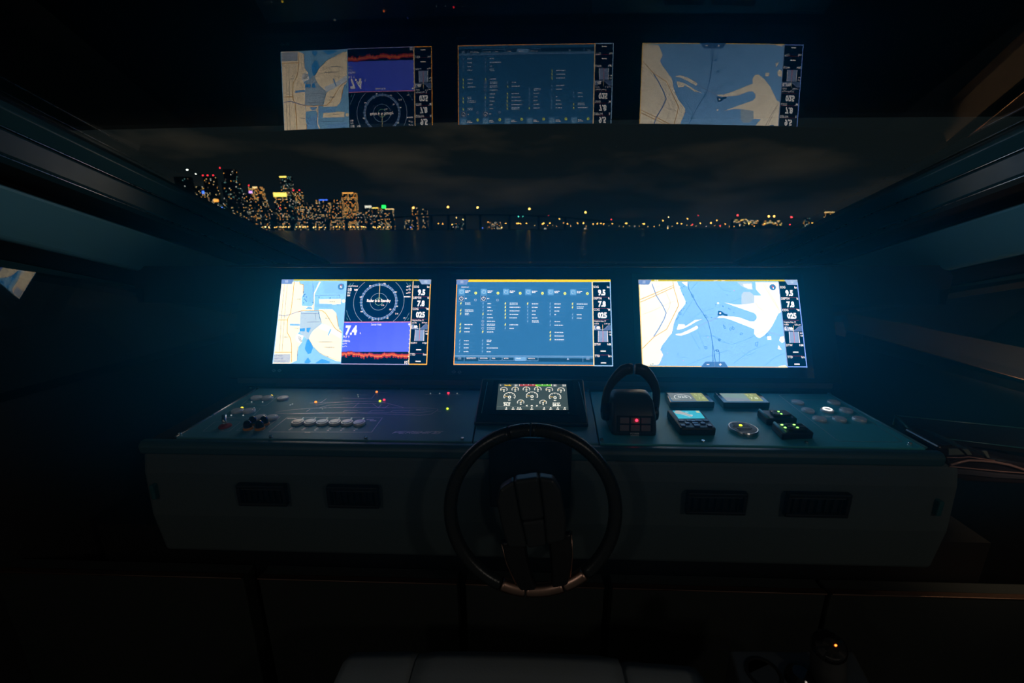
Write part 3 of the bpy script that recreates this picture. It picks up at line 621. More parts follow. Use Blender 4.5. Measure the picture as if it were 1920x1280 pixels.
c.poly(k([(1165, 468), (1215, 475), (1250, 505), (1300, 520), (1290, 545), (1220, 525), (1200, 535), (1155, 535)]), (.015, .16, .40), 4); c.circ(k([(1192, 502)])[0], 1.8, WHT, 5, n=12)
for q in ([(62, 318), (130, 290), (260, 235), (525, 118), (610, 160)][0:4], [(68, 355), (270, 265), (530, 145)], [(525, 65), (545, 180), (580, 290), (605, 400), (520, 570), (435, 735), (260, 840), (95, 1005)]): c.line(k(q), 1.15, ROAD, 5)
c.line(k([(230, 95), (290, 260), (380, 400), (430, 505), (400, 590), (330, 720), (255, 835)]), 2.2, (.55, .72, 1.1), 4); c.line(k([(230, 95), (290, 260), (380, 400), (430, 505), (400, 590), (330, 720), (255, 835)]), .5, BLUE, 5)
CH = (.02, .20, .55)
for q in ([(735, 68), (750, 165), (800, 260), (870, 390), (975, 540), (1020, 620), (1060, 780), (1085, 930), (1080, 1185)], [(1100, 1185), (1105, 1040), (1130, 1018), (1165, 1020), (1178, 1060), (1175, 1185)], [(1085, 930), (1110, 1100), (1128, 1185)]): c.line(k(q), .9, CH, 5)
for q in ([(350, 90), (440, 240), (485, 340), (480, 420), (430, 500)], [(80, 535), (250, 470), (430, 385), (550, 335)], [(1150, 565), (1020, 625), (880, 690)], [(88, 875), (135, 855)]): c.line(k(q), .5, (.45, .35, .3), 5)
for q in ([(640, 350), (680, 420), (760, 468)], [(620, 430), (700, 450)], [(740, 70), (870, 300), (980, 470)], [(765, 70), (880, 280), (970, 440)], [(0, 610), (100, 560)], [(635, 800), (800, 740)], [(820, 760), (1035, 830)]): c.line(k2(q), .5, (.5, .38, .3), 5)
for q in ([(780, 790), (900, 1010)], [(860, 720), (960, 970)], [(700, 1240), (1000, 1120), (1300, 1020)], [(900, 830), (1100, 820), (1200, 870), (1260, 910)], [(780, 170), (880, 60)], [(600, 1130), (730, 1130)], [(650, 560), (820, 300)], [(760, 620), (900, 500), (1100, 430)]): c.line(k(q), .45, (.10, .50, .85), 4)
for q in ([(30, 820), (150, 900), (300, 940), (480, 880), (620, 815)], [(260, 360), (440, 285)], [(80, 60), (180, 180), (300, 190)], [(430, 1040), (520, 1090), (640, 1050)], [(760, 1240), (900, 1120), (1060, 1050)], [(330, 1200), (560, 1030), (800, 930)]): c.line(k2(q), .45, (.08, .48, .85), 4)
for q in ([(1235, 665), (1260, 690), (1272, 715), (1250, 715)], [(1320, 730), (1335, 705), (1355, 715), (1340, 742)], [(1360, 690), (1385, 705), (1390, 722), (1370, 735)], [(970, 975), (1000, 975), (1002, 1005), (980, 1008)], [(955, 525), (990, 530), (1010, 565), (985, 570)], [(785, 240), (815, 250), (820, 280), (795, 280)], [(605, 490), (630, 495), (645, 520), (620, 530)], [(205, 1225), (250, 1215), (240, 1235), (215, 1245)]): c.line(k(q), .7, (.02, .30, .52), 5, True)
for q in ([(415, 790), (430, 775), (458, 790), (425, 805)], [(635, 910), (670, 905), (655, 970), (635, 950)], [(780, 800), (800, 780), (820, 800), (790, 825)], [(85, 1020), (110, 1020), (105, 1040), (88, 1040)], [(165, 400), (180, 395), (185, 412)]): c.line(k2(q), .7, (.02, .30, .52), 5, True)
for q in ((715, 362), (680, 130), (655, 150), (625, 155), (670, 240), (640, 470), (680, 440), (600, 560), (585, 580), (575, 597), (515, 770), (370, 1000), (595, 1078), (1130, 380), (1290, 245), (1178, 878), (1080, 918), (1310, 432), (1330, 445), (1385, 490), (1070, 562)): c.circ(k([q])[0], .95, (.02, .26, .50), 6, n=8)
for q in ((1390, 183), (385, 1110), (365, 1193), (365, 1043), (670, 1172), (1018, 840), (445, 1068)): c.circ(k([q])[0], .7, (1.4, .45, .65), 6, n=8)
c.circ(k([(1162, 360)])[0], 1.9, WHT, 6, n=12); c.circ(k([(1178, 878)])[0], 2.0, CH, 6, .8, n=14); c.circ(k([(1150, 1030)])[0], 1.9, CH, 6, .8, n=14)
for q in ((270, 120), (300, 140), (290, 180), (330, 130), (380, 100), (400, 90)): c.circ(k([q])[0], .55, INK, 6, n=6)
c.poly([(1195, 524.9), (1493.4, 523), (1493.4, 526), (1195, 528.2)], BAR, 6)
c.scribble((1225, 526.3), 7, 1.6, WHT, 7); c.text('Caution', (1340, 525.6), 1.9, WHT, 7, 'c', .01, .9); c.text('Depth', (1354, 525.6), 1.9, WHT, 7, 'c', .01, .9)
for ln in ([(1195.6, 534), (1202.4, 687)], [(1202.4, 686.4), (1474, 686.4)]): c.line(ln, 1.3, (1.9, 1.05, .15), 7)
menu_tab(c, 1195.4, 525.4, 24, 9.2, 8)
c.poly([(1320, 677.5), (1356, 677.5), (1362.5, 687), (1312, 687)], (.10, .30, .68), 8); c.line([(1337.3, 677.5), (1337.5, 687)], .5, (.4, .6, 1.), 9)
c.rect(1322.5, 681.8, 1327.5, 683, WHT, 9); c.rect(1345.5, 681.8, 1350.5, 683, WHT, 9); c.rect(1347.4, 680, 1348.6, 684.8, WHT, 9)
c.circ(k2([(880, 132)])[0], 6.2, (.08, .30, .62), 8, n=24); c.poly(k2([(866, 108), (895, 130), (876, 140)]), (1.2, .08, .1), 9); c.poly(k2([(895, 130), (893, 158), (876, 140)]), WHT, 9)
BLF = (.35, .65, 1.6)
sidebar(c, lin((1457.8, 527), (1474.2, 687.4)), lin((1493.4, 523), (1511.1, 687.4)), ((.4, .6, 1.0), BLF), 527.5,
        [('SOG', 'kn', '9.5', 537.2, 547.7), ('DEPTH', 'ft', '7.8', 558.3, 568.9), ('COG', '°M', '025', 579.8, 590.2), ('DTW', 'NM', '---', 645.2, 656.9), ('TTD', 'hrs', '---', 667.3, 679.3)], '0.19ft', None, ('-0.85ft', '8:52 pm'))
menu_tab(c, 1468.5, 523.2, 24.8, 9.5, 8, True)
c.build('screen', t)
# small touch marks printed below the displays
for dsp, pts in ((dispL, ((513.5, 694.5), (523.8, 694.5))), (bpy.data.objects['chart_display.001'], ((851, 697), (861.5, 697.5))), ):
    bezel = [o for o in dsp.children if o.name.startswith('bezel')][0]
    b = MB()
    nn = Vector((0, -math.cos(LEAN), math.sin(LEAN)))
    for px, py in pts:
        p = at_plane(px, py, fas(0, 0, .0075), nn)
        pts_ = [p + Vector((.0042 * math.cos(a), 0, 0)) + Vector((0, math.sin(LEAN), math.cos(LEAN))) * .0042 * math.sin(a) for a in [2 * math.pi * i / 16 for i in range(16)]]
        b.tube(pts_, .0006, 6, closed=True); b.box(p, (.004, .001, .0009)); b.box(p + Vector((.0062, 0, 0)), (.002, .001, .0012)); b.box(p - Vector((.0062, 0, 0)), (.002, .001, .0012))
    b.build('touch_mark', 'engrave', bezel)

# ------------------------------------------------------------------ switch panels
PZ = -.51
def pz(px, py, dz=0.): return at_z(px, py, PZ + dz)
UPV = Vector((0, 0, 1))
def board(name, label, x0f, x1f, x0b, x1b, mat):
    t = thing(name, V((x0f + x1f) / 2, 1.13, PZ), label, 'switch panel')
    yf, yb = .957, 1.303
    b = MB(); b.hexa([V(x0f, yf, PZ - .006), V(x1f, yf, PZ - .006), V(x1b, yb, PZ - .006), V(x0b, yb, PZ - .006), V(x0f, yf, PZ), V(x1f, yf, PZ), V(x1b, yb, PZ), V(x0b, yb, PZ)])
    b.build('board', mat, t, bevel=.0015)
    b = MB(); xl, xh = (x0f, x0b) if x0f < -.5 else (x1f, x1b)
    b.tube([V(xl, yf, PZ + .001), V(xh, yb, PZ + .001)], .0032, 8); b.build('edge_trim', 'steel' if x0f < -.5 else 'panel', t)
    return t
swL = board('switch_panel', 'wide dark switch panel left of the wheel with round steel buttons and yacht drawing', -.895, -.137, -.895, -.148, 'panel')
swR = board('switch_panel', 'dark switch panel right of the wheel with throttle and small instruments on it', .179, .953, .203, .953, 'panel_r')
def screw(px, py, par):
    b = MB(); b.lathe(pz(px, py), UPV, [(.0045, 0), (.0045, .004), (.0036, .0058), (.0018, .0058), (.0016, .004)], 14); b.build('screw', 'chrome', par)
for q in ((612, 730), (753, 731), (470, 729), (508, 820), (686, 822), (867, 824), (337, 815)): screw(*q, swL)
for q in ((1128, 826), (1318, 829), (1512, 831), (1706, 833), (1102, 733), (1556, 739)): screw(*q, swR)
def button(px, py, par, r=.0165, lit=None):
    p = pz(px, py); b = MB(); b.lathe(p, UPV, [(r, 0), (r, .004), (r * .93, .0062), (r * .74, .0062), (r * .72, .0052)], 28); o = b.build('button', 'steelcap', par)
    b = MB(); b.lathe(p, UPV, [(r * .70, .004), (r * .69, .0066), (r * .60, .0072), (r * .2, .0074)], 24); b.build('cap', 'steelcap', o)
    if lit:
        b = MB(); b.tube([p + Vector((r * .62 * math.cos(2 * math.pi * i / 24), r * .62 * math.sin(2 * math.pi * i / 24), .0076)) for i in range(24)], .0016, 8, closed=True); b.build('light_ring', lit, o)
ck = crop(300, 700, 3.2)
for q in ((580, 151), (645, 151), (738, 153), (465, 229), (535, 229), (602, 269), (670, 269), (828, 298), (901, 298), (975, 299), (1050, 299), (1123, 300), (1197, 302)):
    button(*ck([q])[0], swL)
for q in ck([(560, 306), (628, 306), (530, 332), (600, 332)]):
    p = pz(*q); b = MB(); b.lathe(p, UPV, [(.0125, 0), (.0125, .004), (.011, .006)], 24); o = b.build('dome_switch', 'orange', swL)
    b = MB(); b.lathe(p, UPV, [(.0105, .005), (.0108, .012), (.0095, .018), (.006, .0225), (.002, .024)], 24); b.build('dome', 'gloss', o)
p = pz(*ck([(392, 318)])[0]); b = MB(); b.lathe(p, UPV, [(.016, 0), (.015, .004), (.008, .006)], 20); o = b.build('key_switch', 'red', swL)
b = MB(); b.tube([p + Vector((0, 0, .004)), p + Vector((-.004, .004, .016)), p + Vector((-.006, .012, .028))], [.007, .0055, .006], 12); b.build('toggle', 'chrome', o)
def led(px, py, mat, par, r=.0036):
    p = pz(px, py); b = MB(); b.sphere(p + Vector((0, 0, .0016)), r, 0, 10, 6, (1, 1, .75)); b.build('indicator_light', mat, par)
for q, m_ in (((935, 173), 'led_orange'), ((1300, 112), 'led_orange'), ((1345, 160), 'led_red'), ((1320, 167), 'led_lime'), ((1730, 120), 'led_red'), ((1725, 213), 'led_lime'), ((670, 135), 'led_yellow'), ((492, 208), 'led_yellow')):
    led(*ck([q])[0], m_, swL)
for q in ((550, 173), (616, 173), (603, 134), (428, 253), (500, 253), (565, 210), (795, 186), (782, 191), (975, 215), (1187, 130), (1190, 142), (1623, 122), (1678, 122), (1783, 122), (860, 269), (855, 275), (933, 269), (928, 276), (1005, 270), (1000, 276), (1077, 270), (1072, 276), (1150, 271), (1144, 277), (1222, 272), (1216, 278)):
    led(*ck([q])[0], 'led_off_glow', swL, .0022)  # unlit lamps, given a faint glow of their own to show up
# engraved outlines, lettering and the yacht drawing
qL = [V(-.895, 1.303, PZ), V(-.148, 1.303, PZ), V(-.137, .957, PZ), V(-.895, .957, PZ)]
def proj(p):
    d = Vector(p) - CAM0; z = d.dot(_fw); return (960 + F * d.dot(_rt) / z, 640 - F * d.dot(_up) / z)
c = Canvas(qL, [proj(p) for p in qL], .0003); G = (1, 1, 1)
def eng(pts, w=.8, closed=False): c.line(ck(pts), w, G, 1, closed)
eng([(490, 188), (560, 130), (712, 132), (640, 190)], .7, True); eng([(365, 268), (440, 206), (605, 208), (545, 268)], .7, True); eng([(258, 346), (330, 290), (485, 290), (415, 346)], .7, True); eng([(460, 342), (572, 258), (724, 258), (620, 342)], .7, True)
eng([(655, 350), (765, 262), (1335, 265), (1270, 352)], .7, True)
# yacht in profile
for ln in ([(690, 232), (760, 220), (900, 208), (1060, 203), (1250, 203), (1450, 205), (1600, 206), (1665, 211), (1668, 218), (1625, 244), (1560, 250), (1200, 236), (760, 240), (700, 236)], [(940, 190), (1000, 178), (1120, 168), (1300, 166), (1380, 182), (1460, 203)], [(960, 205), (1010, 190), (1160, 180), (1300, 180)], [(1160, 205), (1195, 175)], [(1280, 182), (1305, 202), (1350, 206), (1375, 186)], [(1310, 205), (1330, 185)], [(880, 228), (900, 214)], [(1100, 230), (1112, 220), (1190, 220)], [(1258, 230), (1270, 221), (1345, 221)], [(1385, 230), (1400, 222), (1520, 222)], [(760, 240), (1100, 232), (1560, 234), (1640, 222)], [(1540, 217), (1600, 217)], [(1270, 150), (1295, 118)], [(1095, 147), (1270, 150)], [(1000, 150), (960, 178)], [(900, 176), (1080, 170)], [(1310, 113), (1365, 114)], [(1200, 128), (1245, 128)], [(1665, 225), (1690, 226)], [(1590, 126), (1665, 127)], [(1655, 127), (1705, 127)], [(1710, 128), (1745, 128)], [(1755, 127), (1810, 127)]): eng(ln, .8)
for q in ((780, 330), (858, 330), (934, 331), (1010, 332), (1090, 332), (1170, 333)):
    for j in range(3): c.scribble(ck([(q[0] + 10 - j * 9, q[1] - 8 + j * 8)])[0], 6 - j, 1.0, G, 1)
for q, w in (((765, 270), 18), ((1240, 275), 14), ((1260, 283), 12), ((320, 340), 20), ((520, 182), 16), ((400, 263), 16), ((530, 337), 14), ((870, 352), 10), ((560, 134), 9)): c.scribble(ck([q])[0], w, 1.0, G, 1)
# nameplate lettering drawn as wide slanted strokes
NM = {'P': [[(0, 0), (0, 1), (1, 1), (1, .45), (0, .45)]], 'E': [[(1, 1), (0, 1), (0, 0), (1, 0)], [(0, .5), (.85, .5)]], 'R': [[(0, 0), (0, 1), (1, 1), (1, .45), (.1, .45)], [(.5, .45), (1, 0)]], 'S': [[(1, 1), (0, 1), (0, .5), (1, .5), (1, 0), (0, 0)]], 'H': [[(0, 0), (0, 1)], [(1, 0), (1, 1)], [(0, .5), (1, .5)]], 'I': [[(0, 0), (0, 1)]], 'N': [[(0, 0), (0, 1), (1, 1), (1, 0)]], 'G': [[(1, 1), (0, 1), (0, 0), (1, 0), (1, .5), (.5, .5)]]}
x = 0; lay = []
for ch in 'PERSHING':
    w = .25 if ch == 'I' else 1
    lay.append((ch, x, w)); x += w * 1.0 + .42
tot = x - .42
BLp, BRp, TLp, TRp = ck([(1395, 360), (1668, 362), (1418, 347), (1700, 348)])
for ch, x0, w in lay:
    for st in NM[ch]:
        pts = []
        for a, b_ in st:
            f = (x0 + (a * w if ch != 'I' else .1)) / tot
            bx_ = (BLp[0] + (BRp[0] - BLp[0]) * f, BLp[1] + (BRp[1] - BLp[1]) * f); tx_ = (TLp[0] + (TRp[0] - TLp[0]) * f, TLp[1] + (TRp[1] - TLp[1]) * f)
            pts.append((bx_[0] + (tx_[0] - bx_[0]) * b_, bx_[1] + (tx_[1] - bx_[1]) * b_))
        c.line(pts, 1.5, G, 2)
c.build('engraving', swL, ('engrave', 'engrave'))
qR = [V(.203, 1.303, PZ), V(.953, 1.303, PZ), V(.953, .957, PZ), V(.179, .957, PZ)]
c = Canvas(qR, [proj(p) for p in qR], .0003); ck2 = crop(1400, 730, 8.0); ck3 = crop(1220, 700, 3.692)
c.line(ck3([(888, 150), (905, 146), (1240, 149), (1735, 468), (1728, 474), (1310, 467), (1280, 455)]), .8, G, 1, True)
for q in ([(875, 155), (1048, 155)], [(1050, 271), (1118, 271)], [(1150, 271), (1212, 271)], [(1228, 400), (1390, 398)], [(770, 246), (862, 246)], [(1315, 252), (1432, 252)], [(1540, 378), (1590, 378)], [(1110, 503), (1180, 503)], [(1430, 508), (1495, 508)], [(1715, 510), (1825, 510)], [(980, 405), (1620, 402)], [(640, 152), (1290, 156)]): c.line(ck2(q), .9, G, 1)
c.build('engraving', swR, ('engrave', 'engrave'))
for q in ((760, 206), (1305, 206), (915, 326), (1490, 326), (1090, 456), (1390, 457), (1690, 458)): button(*ck2([q])[0], swR)
button(*ck2([(1205, 326)])[0], swR, lit='led_white')

# ------------------------------------------------------------------ instruments standing on the right panel
def slab(quad_px, dz, h, name, mat, par, bevel=.0025):      # box whose top corners match the photo; sides drop to the board
    top = [at_z(px, py, PZ + dz) for px, py in quad_px]      # TL TR BR BL
    bot = [p - Vector((0, 0, h)) for p in top]
    b = MB(); b.hexa([bot[3], bot[2], bot[1], bot[0], top[3], top[2], top[1], top[0]]); return b.build(name, mat, par, bevel=bevel), top
ci = crop(1120, 680, 5.053)
def inst_display(quad, scr, label, kind):
    q = ci(quad); t = thing('instrument_display', at_z(*q[3], PZ), label, 'instrument', 'small instruments on the right panel')
    slab(q, .019, .019, 'housing', 'instglass', t)
    s_ = ci(scr); c = Canvas([at_z(px, py, PZ + .0194) for px, py in s_], s_)
    c.polyuv([(0, 0), (1, 0), (1, 1), (0, 1)], (.20, .24, .25) if kind == 0 else (.24, .36, .34), 0, True)
    c.polyuv([(.66, .0), (1, .0), (1, 1), (.66, 1)], (.33, .38, .16), 1, True)
    if kind == 0:
        c.circ(s_[0] if False else ci([(808, 330)])[0], 15, (.85, .92, .9), 3, 1.3, -20, 200, 30); c.text('025', ci([(806, 322)])[0], 4, (.8, .9, .9), 3, 'c', .01, .8); c.text('COG', ci([(735, 340)])[0], 2.4, (.6, .7, .7), 3, 'c', 0, .8)
        c.text('9.5', ci([(950, 305)])[0], 3.6, (.6, .7, .3), 3, 'c', .01, .8); c.text('7.8', ci([(985, 332)])[0], 3.6, (.6, .7, .3), 3, 'c', .01, .8)
    else:
        c.polyuv([(.0, .0), (.66, .0), (.66, .3), (.0, .5)], (.24, .30, .36), 1); c.text('9.5', ci([(1440, 308)])[0], 3.4, (.6, .7, .3), 3, 'c', .01, .8); c.text('7.8', ci([(1485, 335)])[0], 3.8, (.8, .9, .6), 3, 'c', .02, .8)
    c.build('screen', t)
    return t
inst_display([(640, 265), (1020, 268), (1115, 372), (690, 372)], [(660, 283), (985, 285), (1060, 362), (715, 360)], 'small square display with round dial, behind the throttle on the right panel', 0)
inst_display([(1105, 270), (1520, 270), (1640, 378), (1200, 378)], [(1155, 288), (1500, 290), (1575, 362), (1230, 362)], 'small pale display without dial, at back of the right panel', 1)
# autopilot head
q = ci([(660, 445), (980, 448), (1130, 618), (790, 618)]); t = thing('autopilot_head', at_z(*q[3], PZ), 'autopilot control head with small chart screen above two rows of blue keys', 'instrument', 'small instruments on the right panel')
slab(q, .022, .022, 'housing', 'plastic', t, .004)
s_ = ci([(712, 452), (965, 452), (1022, 526), (770, 528)]); c = Canvas([at_z(px, py, PZ + .0226) for px, py in s_], s_)
c.polyuv([(0, 0), (1, 0), (1, 1), (0, 1)], (.05, .42, .55), 0, True); c.polyuv([(.0, .75), (.12, 1), (.25, 1), (.62, .35), (.55, .2), (.3, .5), (.05, .6)], (.40, .42, .42), 1); c.polyuv([(.85, .7), (.97, .7), (.97, .95), (.85, .95)], (.5, .55, .35), 1)
c.circ(ci([(850, 470)])[0], 2.2, (.7, .9, .95), 2, .7, n=14); c.circ(ci([(895, 495)])[0], 1.8, (.7, .9, .95), 2, .7, n=14); c.line(ci([(800, 490), (840, 500), (880, 515)]), .8, (.7, .85, .9), 2)
c.build('screen', t)
M['key'] = pmat('blue_key', (.02, .06, .25), .25, coat=.4)
for a, b_, w in ((795, 552, 50), (865, 552, 36), (955, 552, 50), (1028, 552, 44), (852, 577, 36), (1000, 577, 40), (812, 597, 40), (1065, 599, 36), (908, 556, 34), (928, 578, 48), (944, 598, 48)):
    p = at_z(*ci([(a, b_)])[0], PZ + .022); b = MB(); b.box(p + Vector((0, 0, .001)), (w / 5.053 * .00155, .0085, .004)); b.build('key', 'key', t, bevel=.001)
# round pilot knob
p = pz(*ci([(1378, 640)])[0]); t = thing('rotary_dial', p, 'round black control dial with green dot, flat on the right panel', 'dial', 'small instruments on the right panel')
b = MB(); b.lathe(p, UPV, [(.036, 0), (.036, .006), (.0345, .009), (.033, .0088)], 40); b.build('rim', 'steel', t)
b = MB(); b.lathe(p, UPV, [(.033, .004), (.0325, .0092), (.020, .0100), (.004, .0104)], 40)
for i in range(5): b.box(p + Vector((-.004 + .003 * (i % 2), -.016 + .0085 * i, .0102)), (.044 - .006 * abs(i - 2), .0022, .0016))
b.build('face', 'plastic', t)
b = MB(); b.sphere(p + Vector((-.004, .006, .0115)), .0042, 0, 12, 6, (1, 1, .5)); b.build('indicator_light', 'led_lime', t)
# trim switch boxes
def trimbox(quad, leds, label):
    q = ck2(quad); t = thing('trim_switch_box', at_z(*q[3], PZ), label, 'switch box', 'small instruments on the right panel')
    _, top = slab(q, .019, .019, 'housing', 'plastic', t, .004)
    def P(u, v): return (top[3] * (1 - u) + top[2] * u) * (1 - v) + (top[0] * (1 - u) + top[1] * u) * v
    b = MB(); n_ = 14; pts = [P(.30 + .58 * i / n_, .18 + .10 * (2 * i / n_ - 1) ** 2) for i in range(n_ + 1)] + [P(.86, .80), P(.34, .80)]
    b.prism([p + Vector((0, 0, .0005)) for p in pts], (0, 0, .005)); b.build('rocker', 'softplastic', t, bevel=.0012)
    b = MB(); b.tube([P(.06, .04) + Vector((0, 0, .001)), P(.06, .96) + Vector((0, 0, .001))], .0035, 8); b.build('side_bevel', 'trimteal', t)
    b = MB(); b.tube([P(.94, .1) + Vector((0, 0, .001)), P(.94, .9) + Vector((0, 0, .001))], .0011, 6); b.build('side_line', 'trimteal', t)
    for (a, c_) in leds:
        p = at_z(*ck2([(a, c_)])[0], PZ + .0245); b = MB(); b.sphere(p, .0026, 0, 8, 6, (1.3, 1, .6)); b.build('indicator_light', 'led_green', t)
        b = MB(); b.box(p + Vector((-.011 if len(leds) == 2 else .011, 0, .0)), (.018, .003, .0016)); b.build('groove_bar', 'gloss', t)
trimbox([(160, 302), (605, 308), (768, 430), (310, 440)], [(475, 331), (518, 366)], 'low black switch box with two green lights, rear one of the pair')
trimbox([(380, 494), (845, 503), (1015, 642), (545, 660)], [(530, 529), (578, 569), (712, 529), (762, 570)], 'low black switch box with four green lights, front one of the pair')

# ------------------------------------------------------------------ engine display pod in the middle
p0y, p0z = 1.037, -.497; TL_ = R(23)
def pod(x, s, off=0.): return V(x, p0y + s * math.cos(TL_) - off * math.sin(TL_), p0z + s * math.sin(TL_) + off * math.cos(TL_))
pn = Vector((0, -math.sin(TL_), math.cos(TL_)))
t = thing('engine_display', V(.03, 1.1, PZ), 'engine display tilted in a black pod behind the wheel, showing round gauges', 'display')
pts = [at_plane(px, py, pod(0, 0), pn) for px, py in ((889, 792), (1103, 794), (1094, 709), (904, 708))]
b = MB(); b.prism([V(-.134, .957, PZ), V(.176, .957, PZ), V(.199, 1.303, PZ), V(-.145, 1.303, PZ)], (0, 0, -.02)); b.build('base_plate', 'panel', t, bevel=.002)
b = MB(); bot = [Vector((p.x * 1.02, p.y + .004, ZC + PZ)) for p in pts]; b.hexa(bot + pts); b.build('pod', 'plastic', t, bevel=.006, seg=3)
for px0, py0, px1, py1 in ((914, 716, 903, 774), (1085, 716, 1100, 780)):
    b = MB(); b.tube([at_plane(px0, py0, pod(0, 0, .0005), pn), at_plane(px1, py1, pod(0, 0, .0005), pn)], .001, 6); b.build('seam', 'trimteal', t)
qd = [at_plane(px, py, pod(0, 0, .001), pn) for px, py in ((926, 713), (1073, 714), (1083, 779), (916, 777))]
b = MB(); b.prism([qd[3], qd[2], qd[1], qd[0]], pn * .003); b.build('bezel', 'bezel', t, bevel=.001)
cg = crop(925, 712, 12.8); s_ = [(935.2, 719.0), (1061.8, 720.2), (1066, 768.2), (930.4, 767.8)]
c = Canvas([at_plane(px, py, pod(0, 0, .0045), pn) for px, py in s_], s_)
c.polyuv([(0, 0), (1, 0), (1, 1), (0, 1)], (.05, .075, .075), 0, True)
GW = (1.1, 1.1, .95)
def gauge(q, r, needle, big=False):
    o = cg([q])[0]; c.circ(o, r, GW, 3, 1.1 if big else .9, -25, 205, 26)
    u, v = c.uv(o); km = c.mpp(o)
    for i in range(7):
        a = R(-20 + 220 * i / 6); c.lineuv([(u + r * .72 * km * math.cos(a) / c.W, v + r * .72 * km * math.sin(a) / c.H), (u + r * .95 * km * math.cos(a) / c.W, v + r * .95 * km * math.sin(a) / c.H)], .6 * km, GW, 3)
    a = R(needle); c.lineuv([(u + r * .3 * km * math.cos(a) / c.W, v + r * .3 * km * math.sin(a) / c.H), (u + r * .85 * km * math.cos(a) / c.W, v + r * .85 * km * math.sin(a) / c.H)], .9 * km, (1.2, .75, .15), 4)
    c.text('0', (o[0], o[1] + r * .1), r * .5, GW, 4, 'c', .02, 1.2); c.scribble((o[0] - r * .22, o[1] + r * .62), r * .45, 1.3, GW, 4)
for q, nd in (((257, 232), 185), ((532, 228), 90), ((803, 225), 90), ((1078, 224), 95), ((1352, 235), 185), ((1628, 245), 170)): gauge(q, 6.4, nd)
for q, nd in (((393, 400), 175), ((938, 386), 180), ((1486, 412), 178)): gauge(q, 10.8, nd, True)
for q, nd in (((665, 538), 60), ((1203, 545), 50)): gauge(q, 6.4, nd)
c.rect(*cg([(630, 108)])[0], *cg([(1020, 152)])[0], (.45, .05, .05), 2); c.rect(*cg([(1015, 110)])[0], *cg([(1405, 155)])[0], (.12, .55, .04), 2); c.rect(*cg([(1015, 125)])[0], *cg([(1070, 150)])[0], (.7, .9, .1), 3)
for x_ in (632, 740, 850, 960, 1180, 1300, 1402): c.rect(*cg([(x_ - 6, 106)])[0], *cg([(x_ + 6, 130 if x_ not in (632, 1402) else 155)])[0], GW, 3)
for x_, s__ in ((548, '0'), (1480, '0'), (1700, '2.2')): c.rect(*cg([(x_ - 45, 108)])[0], *cg([(x_ + 48, 160)])[0], (.25, .28, .28), 2); c.text(s__, cg([(x_, 134)])[0], 2.8, GW, 3, 'c', .02, .9)
c.text('Standby', cg([(355, 128)])[0], 2.6, (1.3, .85, .02), 3, 'c', .02, .8); c.text('^', cg([(175, 135)])[0], 3, GW, 3, 'c', .02, 1)
c.scribble(cg([(245, 550)])[0], 14, 1.8, GW, 3); c.text('36.5', cg([(330, 592)])[0], 4.2, GW, 3, 'c', .04, .9); c.scribble(cg([(1430, 560)])[0], 14, 1.6, GW, 3); c.text('28.0v', cg([(1525, 606)])[0], 4.0, GW, 3, 'c', .04, .95)
c.line(cg([(90, 645), (1780, 655)]), .4, (.3, .34, .3), 2); c.text('<', cg([(812, 620)])[0], 3.4, GW, 3, 'c', .04, 1); c.text('>', cg([(1056, 622)])[0], 3.4, GW, 3, 'c', .04, 1); c.rect(*cg([(908, 612)])[0], *cg([(958, 632)])[0], GW, 3)
for x_ in (318, 480, 600, 655, 933, 1230, 1385, 1550, 1718): c.circ(cg([(x_, 672)])[0], 1.2, GW, 3, n=10); c.scribble(cg([(x_ - 32, 705)])[0], 5, 1.3, GW, 3)
c.build('screen', t)
p = at_plane(1066, 774, pod(0, 0, .0045), pn); b = MB(); b.lathe(p, pn, [(.0024, -.001), (.0022, .0015)], 12); b.build('power_key', 'steel', t)

# ------------------------------------------------------------------ throttle
tb = pz(1190, 817); tx, ty = tb.x, tb.y + .052
t = thing('throttle_control', Vector((tx, ty, ZC + PZ)), 'black twin lever throttle with red lit key, standing beside the middle pod', 'throttle')
def TP(x, y, z): return Vector((tx + x, ty + y, ZC + PZ + z))
def sec(z, hw, y0, y1, n=8):
    pts = []
    for cx, cy, a0 in ((hw - .012, y0 + .012, -90), (hw - .012, y1 - .012, 0), (-hw + .012, y1 - .012, 90), (-hw + .012, y0 + .012, 180)):
        for i in range(5): a = R(a0 + 90 * i / 4); pts.append(TP(cx + .012 * math.cos(a), cy + .012 * math.sin(a), z))
    return pts
secs = [sec(0, .057, -.050, .055), sec(.012, .057, -.050, .055), sec(.045, .056, -.040, .054), sec(.075, .053, -.022, .050), sec(.090, .046, .0, .042), sec(.094, .036, .010, .034)]
b = MB(); vs = [p for s_ in secs for p in s_]; n = 20; fs = [list(range(n))[::-1], [(len(secs) - 1) * n + i for i in range(n)]]
for j in range(len(secs) - 1):
    for i in range(n): fs.append((j * n + i, j * n + (i + 1) % n, (j + 1) * n + (i + 1) % n, (j + 1) * n + i))
b.add(vs, fs, 0, True); b.build('binnacle', 'softplastic', t)
